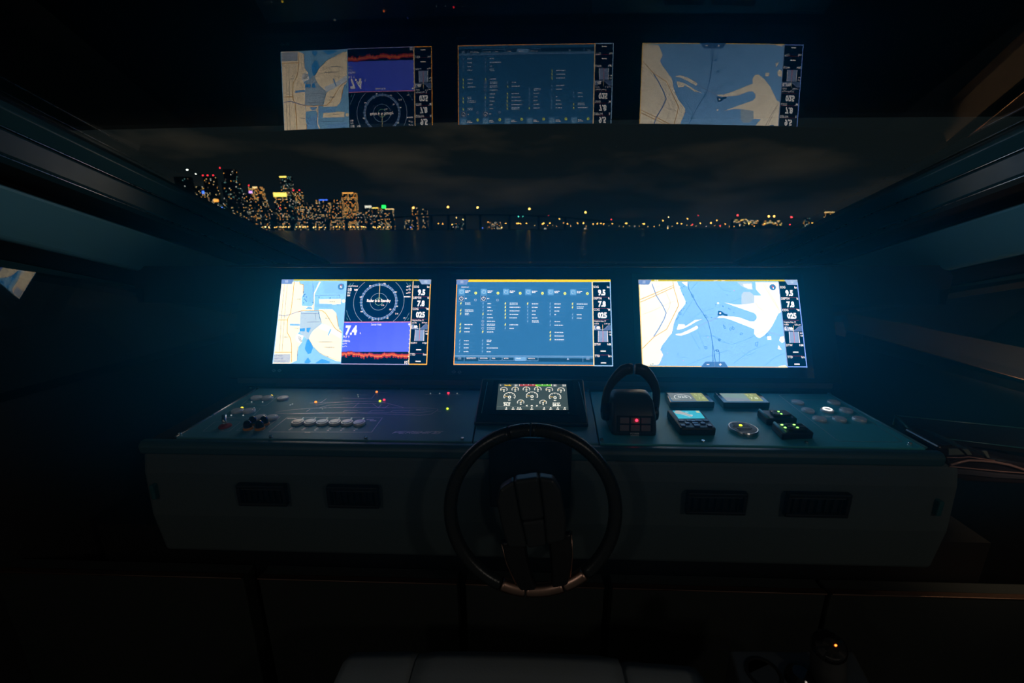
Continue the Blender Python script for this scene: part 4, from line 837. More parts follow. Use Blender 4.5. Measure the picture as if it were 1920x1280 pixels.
# key pad on its sloping face
def KP(x, s, off=.0): return TP(x, -.0505 + s * .222 - off * .976, .010 + s * .976 + off * .22)
b = MB(); b.prism([KP(-.044, .0, .0), KP(.044, .0, .0), KP(.046, .042, .0), KP(-.046, .042, .0)], KP(0, 0, .0025) - KP(0, 0, 0)); pad = b.build('key_pad', 'plastic', t, bevel=.001)
for r_ in range(2):
    for c_ in range(3):
        x0 = -.027 + c_ * .027; s0 = .011 + r_ * .019
        b = MB(); b.prism([KP(x0 - .0115, s0 - .0075, .0015), KP(x0 + .0115, s0 - .0075, .0015), KP(x0 + .0115, s0 + .0075, .0015), KP(x0 - .0115, s0 + .0075, .0015)], KP(0, 0, .003) - KP(0, 0, 0)); b.build('key', 'padkey', pad, bevel=.001)
b = MB(); b.sphere(KP(.003, .031, .005), .0036, 0, 12, 8); b.build('indicator_light', 'led_red', t)
for sx in (-1, 1):
    path = [TP(sx * .066, .018, .035), TP(sx * .067, .012, .070), TP(sx * .064, .008, .098), TP(sx * .054, .006, .122), TP(sx * .040, .005, .142), TP(sx * .026, .005, .156), TP(sx * .014, .005, .160), TP(sx * .003, .005, .160)]
    b = MB(); b.tube(path, [.011, .010, .0105, .012, .014, .0155, .0155, .014], 14, flat=.75); lv = b.build('lever', 'softplastic', t)
    b = MB(); b.lathe(TP(sx * .056, .018, .035), (sx, 0, 0), [(.024, 0), (.024, .012), (.020, .017), (.006, .018)], 24); b.build('pivot_cap', 'plastic', lv)
c = Canvas([KP(-.016, -.0015, .001), KP(.016, -.0015, .001), KP(.016, -.0095, .001), KP(-.016, -.0095, .001)], [proj(KP(-.016, -.0015)), proj(KP(.016, -.0015)), proj(KP(.016, -.0095)), proj(KP(-.016, -.0095))])
a_, b_ = proj(KP(0, -.0055)); c.text('POWER', (a_, b_ - 1.6), 3.2, G, 1, 'c', .02, 1.1); c.text('CONTROL', (a_, b_ + 2.2), 2.4, G, 1, 'c', .02, 1.0)
c.build('lettering', t, ('engrave', 'engrave'))

# ------------------------------------------------------------------ steering wheel
WC = V(.0121, .7875, -.5808); TLT = R(10.91); ROT = R(9)
ex = Vector((1, 0, 0)); ey = Vector((0, math.sin(TLT), math.cos(TLT))); ez = ex.cross(ey)        # ez looks back at the helmsman (-y)
if ez.y > 0: ez = -ez
def WP(x, y, z=0.):
    X = x * math.cos(ROT) - y * math.sin(ROT); Y = x * math.sin(ROT) + y * math.cos(ROT)
    return WC + ex * X + ey * Y + ez * z
t = thing('steering_wheel', WC, 'round black leather steering wheel with single broad lower spoke and bronze inserts', 'steering wheel')
RM, rm = .1755, .0145
def arc(a0, a1, n, rr=RM, z=0.): return [WP(rr * math.cos(R(a0 + (a1 - a0) * i / n)), rr * math.sin(R(a0 + (a1 - a0) * i / n)), z) for i in range(n + 1)]
b = MB(); b.tube(arc(98, 238, 60), rm, 16); b.tube(arc(302, 442, 60), rm, 16); b.build('rim', 'leather', t)
b = MB(); b.tube(arc(83, 97, 10), rm * .985, 16); b.build('rim_top_band', 'leather', t)
for a in (97.5, 82.5):
    b = MB(); b.tube(arc(a - .35, a + .35, 2), rm * 1.02, 16); b.build('rim_seam', 'trimblack', t)
for a0, a1 in ((239, 256), (284, 301)):
    b = MB(); b.tube(arc(a0, a1, 10), rm * 1.0, 16); b.build('rim_insert', 'bronze', t, label='bronze insert at foot of the rim')
b = MB(); b.tube(arc(257, 283, 14), rm * .98, 16, mi=0); b.build('spoke_foot', 'bronze', t, label='brushed bronze foot of the spoke')
# broad spoke: two arms and a dark slot
for sx in (-1, 1):
    path = [WP(sx * .052, -.055, .012), WP(sx * .050, -.09, .014), WP(sx * .044, -.13, .010), WP(sx * .036, -.165, .002)]
    b = MB()
    for i in range(3):
        a, c_ = path[i], path[i + 1]
    n_ = ez
    pr = []
    for i, (x, y, z, w, h) in enumerate(((.050, -.050, .012, .028, .010), (.048, -.09, .014, .026, .009), (.042, -.13, .010, .023, .009), (.034, -.168, .002, .020, .010))):
        pr.append([WP(sx * x - w, y, z - h), WP(sx * x + w, y, z - h), WP(sx * x + w * .8, y, z + h), WP(sx * x - w * .8, y, z + h)])
    vs = [p for s_ in pr for p in s_]; fs = [(0, 1, 2, 3), (12, 15, 14, 13)]
    for j in range(3):
        for i in range(4): fs.append((j * 4 + i, (j + 1) * 4 + i, (j + 1) * 4 + (i + 1) % 4, j * 4 + (i + 1) % 4))
    b.add(vs, fs); b.build('spoke_arm', 'plastic', t, bevel=.004)
    b = MB(); b.tube([WP(sx * .074, -.055, .014), WP(sx * .070, -.10, .014), WP(sx * .058, -.150, .008)], .0016, 8); b.build('spoke_edge', 'bronze', t)
# hub pad in three pieces
def hubsec(x0, x1, top, bot, z, bulge):
    pts = []
    return [WP(x0, bot, z), WP(x1, bot, z), WP(x1, top, z + bulge), WP(x0, top, z + bulge)]
def pad_piece(name, outline, z0, z1, mat):
    b = MB(); b.prism([WP(x, y, z0) for x, y in outline], ez * (z1 - z0)); return b.build(name, mat, t, bevel=.007, seg=4)
pad_piece('hub_side', [(-.026, .085), (-.056, .072), (-.068, .045), (-.066, -.010), (-.060, -.055), (-.020, -.06), (-.024, .0)], .004, .036, 'hub')
pad_piece('hub_side', [(.026, .085), (.056, .076), (.066, .050), (.068, -.010), (.060, -.055), (.020, -.06), (.024, .0)], .004, .036, 'hub')
pad_piece('horn_pad', [(-.0255, .086), (.0255, .086), (.0235, -.002), (-.0235, -.002)], .004, .039, 'hub')
pad_piece('hub_base', [(-.0235, -.004), (.0235, -.004), (.020, -.062), (-.020, -.062)], .004, .035, 'hub')
b = MB(); b.lathe(WP(0, 0, .006), -ez, [(.062, 0), (.060, .02), (.045, .05), (.042, .15)], 32); b.build('column', 'plastic', t)
b = MB(); b.box(WP(0, .03, -.135), (.20, .012, .19)); b.build('column_plate', 'plastic', t, bevel=.01)

# ------------------------------------------------------------------ air vents in the knee panel
def fplane(px, py): return at_y(px, py, .9315)
def vent(px0, py0, px1, py1, label):
    a, d = fplane(px0, py0), fplane(px1, py1); cx, cz = (a.x + d.x) / 2, (a.z + d.z) / 2; w, h = d.x - a.x, a.z - d.z
    t = thing('air_vent', (cx, .93, cz), label, 'air vent', 'air vents in the knee panel')
    y0 = .917; th = .009
    b = MB()
    for (x0, z0, x1, z1) in ((cx - w / 2, cz + h / 2 - th, cx + w / 2, cz + h / 2), (cx - w / 2, cz - h / 2, cx + w / 2, cz - h / 2 + th), (cx - w / 2, cz - h / 2 + th, cx - w / 2 + th, cz + h / 2 - th), (cx + w / 2 - th, cz - h / 2 + th, cx + w / 2, cz + h / 2 - th)):
        b.box(((x0 + x1) / 2, y0 + .004, (z0 + z1) / 2), (x1 - x0, .016, z1 - z0))
    b.build('frame', 'plastic', t, bevel=.002)
    b = MB(); b.box((cx, y0 + .010, cz), (w - 2 * th, .003, h - 2 * th)); b.build('backing', 'trimblack', t)
    for i in range(7):
        b = MB(); b.box((cx - w / 2 + th + (i + .5) * (w - 2 * th) / 7, y0 + .005, cz), (.0022, .009, h - 2 * th)); b.build('slat', 'trimblack', t)
    b = MB(); b.box((cx, y0 + .002, cz + h / 2 - th * 1.5), (w - 2.4 * th, .004, .002)); b.build('inner_lip', 'softplastic', t)
vent(449, 902, 545, 942, 'outer left air vent in the knee panel, under the dome switches')
vent(616, 905, 715, 946, 'inner left air vent in the knee panel, between the wheel and the outer one')
vent(1286, 916, 1391, 958, 'inner right air vent in the knee panel, under the trim boxes')
vent(1472, 918, 1580, 963, 'outer right air vent, furthest from the wheel on that side')

# ------------------------------------------------------------------ lockers under the dashboard
LK = [(-60, 462, 'locker front at far left under the dashboard, widest in view'), (483, 858, 'locker front under the two left vents'), (872, 1132, 'narrow locker front directly under the wheel'), (1150, 1548, 'locker front under the two right vents'), (1566, 1980, 'locker front at far right under the dashboard')]
for x0, x1, lb in LK:
    a, d = at_y(x0, 1080, 1.0), at_y(x1, 1120, 1.0); zt = ZC - .985
    t = thing('locker', ((a.x + d.x) / 2, 1.03, 0), lb, 'locker', 'lockers under the dashboard')
    b = MB(); b.prism([Vector((a.x, 1.0, zt)), Vector((a.x, 1.0, .02)), Vector((a.x, 1.055, .02)), Vector((a.x, 1.055, zt))], (d.x - a.x, 0, 0)); b.build('front', 'locker', t, bevel=.004)
    b = MB(); b.box(((a.x + d.x) / 2, 1.004, zt + .003), (d.x - a.x, .018, .005)); b.build('top_edge', 'bronze', t, bevel=.0015)

# ------------------------------------------------------------------ helm seat and the lever box beside it
SZt = -.86
a, d = at_z(612, 1280, SZt), at_z(1345, 1280, SZt); e1, e2 = at_z(655, 1217, SZt), at_z(1300, 1240, SZt)
t = thing('helm_seat', (( a.x + d.x) / 2, .45, 0), 'grey leather helm seat cushion, its front edge at bottom of picture', 'seat')
def cushion(x0, x1, name, zt=SZt):
    b = MB(); nx, ny = 10, 8; yf = e1.y + .022; yb = .30; vs = []; fs = []
    def topz(x, y):
        f = max(0, (y - (yf - .05)) / .05); return zt - .020 * f * f - .012 * ((x - .02) / .35) ** 2
    for j in range(ny + 1):
        y = yb + (yf - yb) * (j / ny) ** .6
        for i in range(nx + 1): x = x0 + (x1 - x0) * i / nx; ed = min(i, nx - i); vs.append(Vector((x, y, ZC + topz(x, y) - (.006 if ed == 0 else 0))))
    for j in range(ny):
        for i in range(nx): k0 = j * (nx + 1) + i; fs.append((k0, k0 + 1, k0 + nx + 2, k0 + nx + 1))
    m_ = len(vs)
    for i in range(nx + 1): vs.append(Vector((x0 + (x1 - x0) * i / nx, yf, ZC + zt - .13)))
    for i in range(nx): fs.append((ny * (nx + 1) + i, ny * (nx + 1) + i + 1, m_ + i + 1, m_ + i))
    q = len(vs); vs += [Vector((x0, yb, ZC + zt - .13)), Vector((x1, yb, ZC + zt - .13))]
    fs += [[j * (nx + 1) for j in range(ny + 1)] + [m_, q], [j * (nx + 1) + nx for j in range(ny + 1)][::-1] + [q + 1, m_ + nx][::1], [m_ + i for i in range(nx + 1)][::-1] + [q, q + 1], [0, q, q + 1] + [i for i in range(nx, 0, -1)]]
    b.add(vs, fs, 0, True); return b.build(name, 'seat', t)
s0 = at_z(780, 1217, SZt).x; s1 = at_z(1165, 1232, SZt).x
cushion(e1.x - .012, s0 - .0015, 'side_bolster'); cushion(s0 + .0015, s1 - .0015, 'seat_cushion'); cushion(s1 + .0015, e2.x + .02, 'side_bolster', SZt - .012)
b = MB(); b.box(((e1.x + e2.x) / 2, .42, .60), (e2.x - e1.x - .06, .26, .05)); b.build('seat_frame', 'trimdark', t)
b = MB(); b.lathe(((e1.x + e2.x) / 2, .40, 0), UPV, [(.17, 0), (.17, .02), (.06, .04), (.055, .58)], 28); b.build('pedestal', 'steel', t)
JZ = -.80
t = thing('lever_box', at_z(1480, 1250, JZ) * 1 + Vector((0, 0, 0)), 'low dark box with control lever and round recess right of the seat', 'control box')
q = [at_z(*s_, JZ) for s_ in ((1367, 1217), (1600, 1219), (1660, 1330), (1400, 1330))]
b = MB(); b.prism([q[3], q[2], q[1], q[0]], (0, 0, -.10)); b.build('box_body', 'softplastic', t, bevel=.006, seg=3)
b = MB(); b.prism([Vector((min(p.x for p in q) + .02, min(p.y for p in q) + .02, 0)), Vector((max(p.x for p in q) - .04, min(p.y for p in q) + .02, 0)), Vector((max(p.x for p in q) - .04, max(p.y for p in q) - .03, 0)), Vector((min(p.x for p in q) + .02, max(p.y for p in q) - .03, 0))], (0, 0, ZC + JZ - .09)); b.build('pillar', 'trimblack', t)
p = at_z(1432, 1262, JZ); b = MB(); b.lathe(p, UPV, [(.032, 0), (.032, .002), (.027, .003), (.026, -.0)], 32); b.build('recess_ring', 'trimblack', t)
p = at_z(1500, 1275, JZ); b = MB(); b.lathe(p, UPV, [(.026, 0), (.024, .010), (.015, .018)], 28); b.build('collar', 'gloss', t)
p0 = at_z(1553, 1284, JZ); p1 = at_y(1552, 1205, p0.y + .008)
b = MB(); b.tube([p0, p0.lerp(p1, .5), p0.lerp(p1, .8), p1 + Vector((0, -.004, 0))], [.027, .027, .026, .024], 24); lv = b.build('lever', 'softplastic', t)
b = MB(); axx = Vector((-.25, -.55, .8)).normalized(); b.lathe(p1 + Vector((0, -.004, -.004)), axx, [(.0265, -.006), (.0265, .006), (.023, .0115), (.012, .015), (.003, .016)], 28); kn = b.build('lever_top', 'gloss', t)
b = MB(); pp = p1 + axx * .015 + Vector((.006, -.006, 0)); b.lathe(pp, axx, [(.0015, -.003), (.0014, .001)], 12); b.build('indicator_light', 'led_orange', kn)

# ------------------------------------------------------------------ starboard side: shelf tray, gloss coaming, deck rail outside
t = thing('open_tray', at_z(1790, 815, -.5), 'open rectangular tray with thin metal rim beside the right panel end', 'tray')
TZ = -.52
def tz(px, py, z=TZ): return at_z(px, py, z)
A_, B_, = tz(1679, 779), tz(1715, 815); dirx = Vector((1, 0, 0)); A2 = tz(1920, 803); B2 = tz(1920, 840)
A2 = A_ + (A2 - A_) * 1.25; B2 = B_ + (B2 - B_) * 1.25
b = MB(); b.prism([A_, B_, B2, A2], (0, 0, -.012)); b.build('tray_floor', 'plastic', t)
b = MB(); b.tube([A_, A2], .0022, 8); b.tube([B_, B2], .0016, 8); b.tube([A_, B_], .0036, 8); b.tube([A_, at_z(1674, 797, TZ - .012)], .002, 8); b.build('rim', 'trimdark', t)
# moulded gloss coaming with arched recess
yC = .95
M['vent'] = pmat('pale_green_grey', (.16, .18, .15), .4, noise=.05); M['band'] = pmat('grey_violet_band', (.07, .065, .075), .35, noise=.05)
t = thing('side_coaming', at_y(1850, 900, yC), 'glossy bronze moulded side coaming with arched dark recess, at right edge', 'coaming')
def cp(zx, zy, y=yC): return at_y(1720 + zx / 9.145, 810 + zy / 9.145, y)
out = [(400, 235), (620, 225), (900, 300), (1300, 460), (1830, 540), (2500, 640), (2500, 1000), (1829, 900), (900, 850), (560, 770), (520, 580), (490, 440), (360, 320)]
b = MB(); b.prism([cp(*q) for q in out], (0, .10, 0)); b.build('body', 'coaming', t, bevel=.006, seg=3)
def strip(pts, r, mat, nm, dy=-.003):
    b = MB(); b.tube([cp(*q) + Vector((0, dy, 0)) for q in pts], r, 8); return b.build(nm, mat, t)
strip([(480, 420), (700, 425), (860, 412), (1100, 445), (1300, 475)], .0014, 'coamingbronze', 'upper_moulding')
strip([(545, 550), (720, 500), (860, 470), (1060, 478), (1300, 500), (1560, 550), (1829, 640), (2100, 720)], .0030, 'coamingbronze', 'arch_moulding')
strip([(530, 575), (760, 595), (1100, 630), (1400, 660), (1829, 690), (2200, 720)], .0016, 'coamingbronze', 'lower_moulding')
b = MB(); b.prism([cp(*q) + Vector((0, -.004, 0)) for q in ((535, 610), (900, 640), (1300, 690), (1829, 740), (2400, 800), (2400, 880), (1829, 800), (1300, 770), (900, 725), (550, 700))], (0, .006, 0)); b.build('lower_band', 'band', t, bevel=.002)
b = MB(); b.prism([cp(*q) + Vector((0, -.003, 0)) for q in ((520, 275), (690, 280), (800, 375), (520, 385))], (0, .005, 0)); b.build('pale_vent', 'vent', t, bevel=.001)
b = MB(); b.prism([cp(*q) + Vector((0, -.003, 0)) for q in ((760, 290), (860, 290), (925, 380), (840, 380))], (0, .005, 0)); b.build('pale_vent', 'vent', t, bevel=.001)
b = MB(); b.prism([cp(*q) + Vector((0, -.003, 0)) for q in ((1100, 320), (1180, 320), (1230, 440), (1180, 430))], (0, .005, 0)); b.build('pale_vent', 'vent', t, bevel=.001)
# deck rail seen through the right window
t = thing('deck_rail', at_x(1700, 640, 1.95), 'warm lit brown rail cap outside the right window', 'rail')
def rp_(px, py, x): return at_x(px, py, x)
a0, a1, a2, a3 = rp_(1578, 594, 1.98), rp_(1960, 677, 1.98), rp_(1965, 725, 1.90), rp_(1585, 618, 1.90)
b = MB(); b.prism([a0, a1, a2, a3], (.02, 0, .03)); b.build('rail_cap', 'railleather', t)
b = MB(); b.tube([a3, a2], .0035, 8); b.build('rail_edge', 'bronze', t)
b = MB(); b.prism([a3 + Vector((.008, 0, 0)), a2 + Vector((.008, 0, 0)), a2 + Vector((.008, 0, -.06)), a3 + Vector((.008, 0, -.06))], (.012, 0, 0)); b.build('deck_mask', 'trimblack', t)  # dark strip added to hide the lit deck below the rail
for px0 in ((1618, 628, 1613, 666), (1629, 631, 1621, 669)):
    b = MB(); b.tube([rp_(px0[0], px0[1], 1.91), rp_(px0[2], px0[3], 1.91)], .0035, 8); b.build('stanchion', 'bronze', t)
lamp('deck_light', (1.70, 1.0, 1.80), (2.3, 2.0, .7), (1, .58, .34), 26.0, .10)

b = MB(); b.box((3.02, 2.3, ZC - .98), (1.80, 4.4, .05)); sdk = struct(b.build('trim_%d' % (kk + 2), 'teak'))
# ------------------------------------------------------------------ water, shore, skyline
WZ = ZC - 2.4
M['water'] = pmat('night_water', (.004, .010, .016), .28, ior=1.33, nscale=.35, bump=.0)
b = MB(); b.add([(-5000, 4, WZ), (5000, 4, WZ), (5000, 6000, WZ), (-5000, 6000, WZ)], [(0, 1, 2, 3)]); struct(b.build('sea', 'water'))
b = MB(); b.box((0, 1560, WZ), (3400, 640, 2.0)); struct(b.build('shore', 'land'))
PAL = {'a': ('win_amber', 'win_amber', 'win_warm', 'win_amber', 'win_dim', 'win_white'), 'w': ('win_warm', 'win_white', 'win_amber', 'win_dim', 'win_warm', 'win_dim'), 't': ('win_teal', 'win_dim', 'win_white', 'win_amber', 'win_teal', 'win_dim'), 'o': ('win_amber', 'city_orange', 'win_amber', 'win_warm')}
WM = ['tower', 'win_amber', 'win_warm', 'win_white', 'win_teal', 'win_dim', 'city_orange']
def building(x0, x1, yt, dist, pal, dens, label, crown=None, beacon=(), sign=None, strips=(), step=None):
    c0, c1 = at_y(x0, 428, dist), at_y(x1, 428, dist); top = at_y((x0 + x1) / 2, yt, dist).z
    w = c1.x - c0.x; dpt = max(12, min(26, w * .45)); cx = (c0.x + c1.x) / 2; zb = WZ + 1
    t = thing('city_building', (cx, dist + dpt / 2, zb), label, 'building', 'buildings of the night skyline')
    rnd = random.Random(int(x0 * 7 + yt))
    blocks = [(cx, w, zb, top)]
    if step: blocks = [(cx, w, zb, zb + (top - zb) * step), (cx + w * .04, w * .62, zb + (top - zb) * step, top)]
    b = MB()
    for (bx, bw, z0, z1) in blocks:
        b.box((bx, dist + dpt / 2, (z0 + z1) / 2), (bw, dpt, z1 - z0), 0)
        fw = 3.4 * dist / 1500; fh = 4.6 * dist / 1500
        nx = max(1, int(bw / fw)); nz = max(1, int((z1 - z0) / fh)); ny = max(1, int(dpt / fw))
        for j in range(nz):
            bright = rnd.random() < .12
            for i in range(nx):
                if rnd.random() < dens * (1.5 if bright else .75):
                    mi = WM.index(rnd.choice(PAL[pal])); x = bx - bw / 2 + (i + .5) * bw / nx; z = z0 + (j + .5) * (z1 - z0) / nz
                    b.add([(x - fw * .3, dist - .3, z - fh * .25), (x + fw * .3, dist - .3, z - fh * .25), (x + fw * .3, dist - .3, z + fh * .25), (x - fw * .3, dist - .3, z + fh * .25)], [(0, 1, 2, 3)], mi)
            for i in range(ny):
                for sx in (-1, 1):
                    if rnd.random() < dens:
                        mi = WM.index(rnd.choice(PAL[pal])); y = dist + (i + .5) * dpt / ny; z = z0 + (j + .5) * (z1 - z0) / nz; x = bx + sx * (bw / 2 + .3)
                        q = [(x, y - fw * .3, z - fh * .25), (x, y + fw * .3, z - fh * .25), (x, y + fw * .3, z + fh * .25), (x, y - fw * .3, z + fh * .25)]
                        b.add(q, [(0, 1, 2, 3)], mi)
    b.build('tower', WM, t)
    px = dist / 800
    if crown:
        col, hpx, f0, f1 = crown; b = MB(); b.box((cx + w * ((f0 + f1) / 2 - .5), dist + dpt / 2, top - hpx * px / 2), (w * (f1 - f0) + .8, dpt + .8, hpx * px)); b.build('lit_crown', col, t)
    for f in beacon:
        b = MB(); b.lathe((cx + w * (f - .5), dist + 2, top), UPV, [(.5, 0), (.4, 2.4 * px)], 6); mk = b.build('mast', 'tower', t)
        b = MB(); b.sphere((cx + w * (f - .5), dist + 2, top + 2.4 * px), 1.15 * px, 0, 8, 6); b.build('beacon', 'city_red', mk)
    if sign:
        col, sx0, sx1, sy0, sy1 = sign; p, q = at_y(sx0, sy0, dist - 1.5), at_y(sx1, sy1, dist - 1.5); b = MB(); b.box(((p.x + q.x) / 2, dist - 1.2, (p.z + q.z) / 2), (q.x - p.x, 1.5, p.z - q.z)); b.build('lit_sign', col, t)
    for (sx0, sy0, sx1, sy1) in strips:
        p, q = at_y(sx0, sy0, dist - 1), at_y(sx1, sy1, dist - 1); b = MB(); b.tube([p, q], 1.1 * px, 6); b.build('light_column', 'win_strip', t)
    return t
E_('win_strip', (1, .50, .26), .62)
BL_ = [
 (344, 370, 331, 1750, 't', .02, 'black unlit tower at the far left end of the skyline'),
 (357, 377, 366, 1600, 'w', .20, 'low lit block before the black unlit tower, red light on top', dict(beacon=(.3,), strips=((363, 369, 365.5, 386), (378, 371, 381, 395), (391, 370, 395.5, 401)))),
 (376, 394, 349, 1720, 'w', .22, 'tower with small blue sign near the left end of the skyline', dict(sign=('city_blue', 378.5, 383, 358, 363))),
 (397, 417, 331, 1700, 'w', .10, 'dark tower topped by a row of three red beacons', dict(beacon=(.0, .45, .95), sign=('city_orange', 400, 410, 373.5, 379))),
 (413, 430, 378, 1600, 't', .24, 'low tower with teal windows beside the three red beacons'),
 (429, 458, 317, 1800, 't', .13, 'tallest dark tower of the skyline, single red beacon', dict(beacon=(.05,), step=.80)),
 (436, 468, 385, 1550, 'w', .20, 'wide block at foot of the tallest dark tower'),
 (466, 478, 362, 1650, 'w', .22, 'slim tower with violet sign', dict(sign=('city_violet', 466.5, 473, 358, 362))),
 (477, 500, 350, 1680, 'o', .62, 'bright orange tower with lit top and one red beacon', dict(beacon=(.05,), crown=('win_warm', 2.2, .35, .7))),
 (468, 508, 374, 1580, 'a', .26, 'broad stepped block below the bright orange tower', dict(step=.7)),
 (521, 546, 361, 1600, 'a', .30, 'square tower with wide pale yellow lit crown', dict(crown=('city_yellow', 7, .02, .98))),
 (537, 556, 330, 1750, 't', .34, 'tall tower with thin yellow lit roof line', dict(crown=('city_yellow', 2.2, 0, .65))),
 (557, 573, 359, 1640, 'a', .42, 'tower with two red beacons right of the yellow crown', dict(beacon=(.1, .8))),
 (509, 521, 392, 1560, 'w', .18, 'dim low block left of the pale yellow crown'),
 (546, 558, 370, 1560, 't', .3, 'small teal block between the yellow crown and the red beacons'),
 (573, 584, 384, 1580, 'w', .26, 'low dim block right of the two red beacons'),
 (581, 596, 379, 1640, 'w', .34, 'pale block left of the blue roof line'),
 (598, 620, 374, 1620, 'w', .30, 'block with blue lit roof line', dict(crown=('city_blue', 1.3, .3, 1.))),
 (620, 644, 374, 1600, 'a', .42, 'amber block between blue roof and dense amber tower'),
 (646, 671, 361, 1650, 'o', .55, 'dense amber tower near the right end of the main skyline', dict(crown=('win_amber', 1.6, .1, .9))),
 (671, 684, 398, 1560, 'w', .28, 'low block right of the dense amber tower'),
 (684, 699, 386, 1600, 'a', .28, 'block with white lit sign on its roof', dict(sign=('win_white', 684, 696.5, 385.5, 389))),
 (698, 713, 389, 1620, 'a', .34, 'block with amber roof line left of the green sign', dict(crown=('city_yellow', 1.6, .0, .9))),
 (715, 738, 391, 1600, 'w', .40, 'block with bright green sign on its roof', dict(sign=('city_green', 715.5, 723.5, 384.5, 390.5), crown=('win_warm', 1.4, .45, 1.))),
 (774, 784, 386, 1650, 'a', .36, 'slim tower behind the bridge, left of two'),
 (792, 802, 391, 1650, 'w', .26, 'slim tower behind the bridge, right of two'),
 (758, 778, 412, 1500, 'w', .42, 'low lit block behind the left bridge piers'),
 (845, 872, 418, 1500, 't', .30, 'low teal lit block under the bridge'),
 (914, 939, 416, 1500, 'w', .85, 'low warm lit long hall by the water'),
 (1508, 1516, 408, 1650, 't', .35, 'small bluish block left of the lone orange tower'),
 (1545, 1559, 397, 1600, 'o', .60, 'lone orange lit tower near the right end of the shore', dict(crown=('win_warm', .9, 0, 1))),
 (1571, 1587, 403, 1650, 'w', .26, 'dim block right of the lone orange tower, red light on top', dict(beacon=(.5,))),
 (1596, 1616, 407, 1650, 'a', .26, 'last low block at the right end of the shore'),
]
for q in BL_: building(*q[:7], **(q[7] if len(q) > 7 else {}))
# container terminal and cranes
def terminal(x0, x1, yt, yb, n_, label):
    d_ = 1500; t = thing('lit_terminal', at_y((x0 + x1) / 2, 427, d_), label, 'terminal')
    a, q = at_y(x0, yt, d_), at_y(x1, yb, d_); b = MB(); b.box(((a.x + q.x) / 2, d_ + 12, (WZ + a.z - 1) / 2), (q.x - a.x, 20, a.z - 1 - WZ)); b.build('hall', 'concrete', t)
    rnd = random.Random(int(x0))
    for i in range(n_):
        x = x0 + (x1 - x0) * (i + .5) / n_; y = yt + (yb - yt) * .8 * rnd.random(); p = at_y(x, y, d_); b = MB(); b.box(p, (2.6 + 3 * rnd.random(), 1, 1.6)); b.build('lit_window', rnd.choice(('win_warm', 'city_yellow', 'win_white', 'win_amber')), t)
terminal(1376, 1422, 411, 424, 34, 'lit dockside terminal with rows of pale yellow lights')
terminal(1430, 1466, 413, 424, 26, 'lit dockside shed under the two orange cranes')
def crane(px, yt, label, mat):
    d_ = 1480; p = at_y(px, yt, d_); g = Vector((p.x, p.y, WZ + 1)); t = thing('harbour_crane', g, label, 'crane', 'harbour cranes')
    b = MB()
    for sx in (-4, 4): b.tube([g + Vector((sx, 0, 0)), Vector((p.x + sx * .5, p.y, p.z - 4))], .7, 6)
    b.build('portal', 'concrete', t); b = MB(); b.tube([Vector((p.x - 12, p.y, p.z - 5)), Vector((p.x + 22, p.y, p.z - 5))], .8, 6); b.build('boom', 'concrete', t)
    b = MB(); b.sphere(p, 2.6, 0, 8, 6); b.build('floodlight', mat, t)
crane(1441.5, 405.5, 'harbour crane with orange floodlight, left of the close pair', 'lamp_amber'); crane(1451.5, 405.5, 'harbour crane with orange floodlight, right of the close pair', 'lamp_amber')
crane(1484, 407, 'harbour crane with red light beside the orange pair', 'lamp_red'); crane(1383, 403.5, 'harbour crane with red light above the lit terminal', 'lamp_red')
# shore lamps
lampv = {}
def shore_lamp(px, py, mat, label, group, r=1.5, d_=1380):
    if 'faint' in label and any(abs(px - a) < 3.6 for a in lampv): return
    lampv[px] = 1; p = at_y(px, py, d_)
    g = Vector((p.x, p.y, WZ + 1))
    t = thing('shore_lamp', g, label, 'lamp', group)
    b = MB(); b.lathe(g, UPV, [(.25, 0), (.2, max(.5, p.z - g.z - r))], 6); b.build('post', 'concrete', t)
    b = MB(); b.sphere(p, r, 0, 8, 5); b.build('lamp_head', mat, t)
rnd = random.Random(11)
x = 440
while x < 738:
    shore_lamp(x, 425.6 + rnd.uniform(-.8, .8), rnd.choice(('lamp_amber', 'lamp_warm', 'lamp_warm')), 'small warm lamp in the close row at the foot of the city towers', 'lamps along the city waterfront', rnd.uniform(.9, 1.45)); x += rnd.uniform(3.2, 7.5)
am = [969, 972, 976, 987, 1009, 1017, 1019.5, 1031, 1057, 1064, 1083, 1094, 1112, 1120, 1127, 1132, 1148, 1157, 1173, 1175, 1206, 1208, 1243, 1270, 1278, 1313, 1333, 1344, 1360, 1404, 1434]
for i, px in enumerate(am): shore_lamp(px, 418.8 + rnd.uniform(-.8, 1.0) - (6 if px in (1243, 1344) else 0), 'lamp_amber', 'amber lamp standing on the dark shore right of the bridge', 'amber lamps on the far shore', 1.25 + (.5 if i % 5 == 1 else 0))
for px, py in ((948, 418.5), (915, 416), (822, 419), (830, 419.5), (811, 418), (848, 421)): shore_lamp(px, py, 'lamp_amber', 'amber lamp seen under the bridge deck', 'amber lamps under the bridge', 1.2)
for px in range(1000, 1420, 9):
    q = px + rnd.uniform(-3, 3); shore_lamp(q, 423.5 + rnd.uniform(-1.2, 1.2), rnd.choice(('lamp_warm', 'lamp_white', 'lamp_amber')), 'faint low lamp near the waterline of the far shore', 'faint lamps at the waterline', .6)
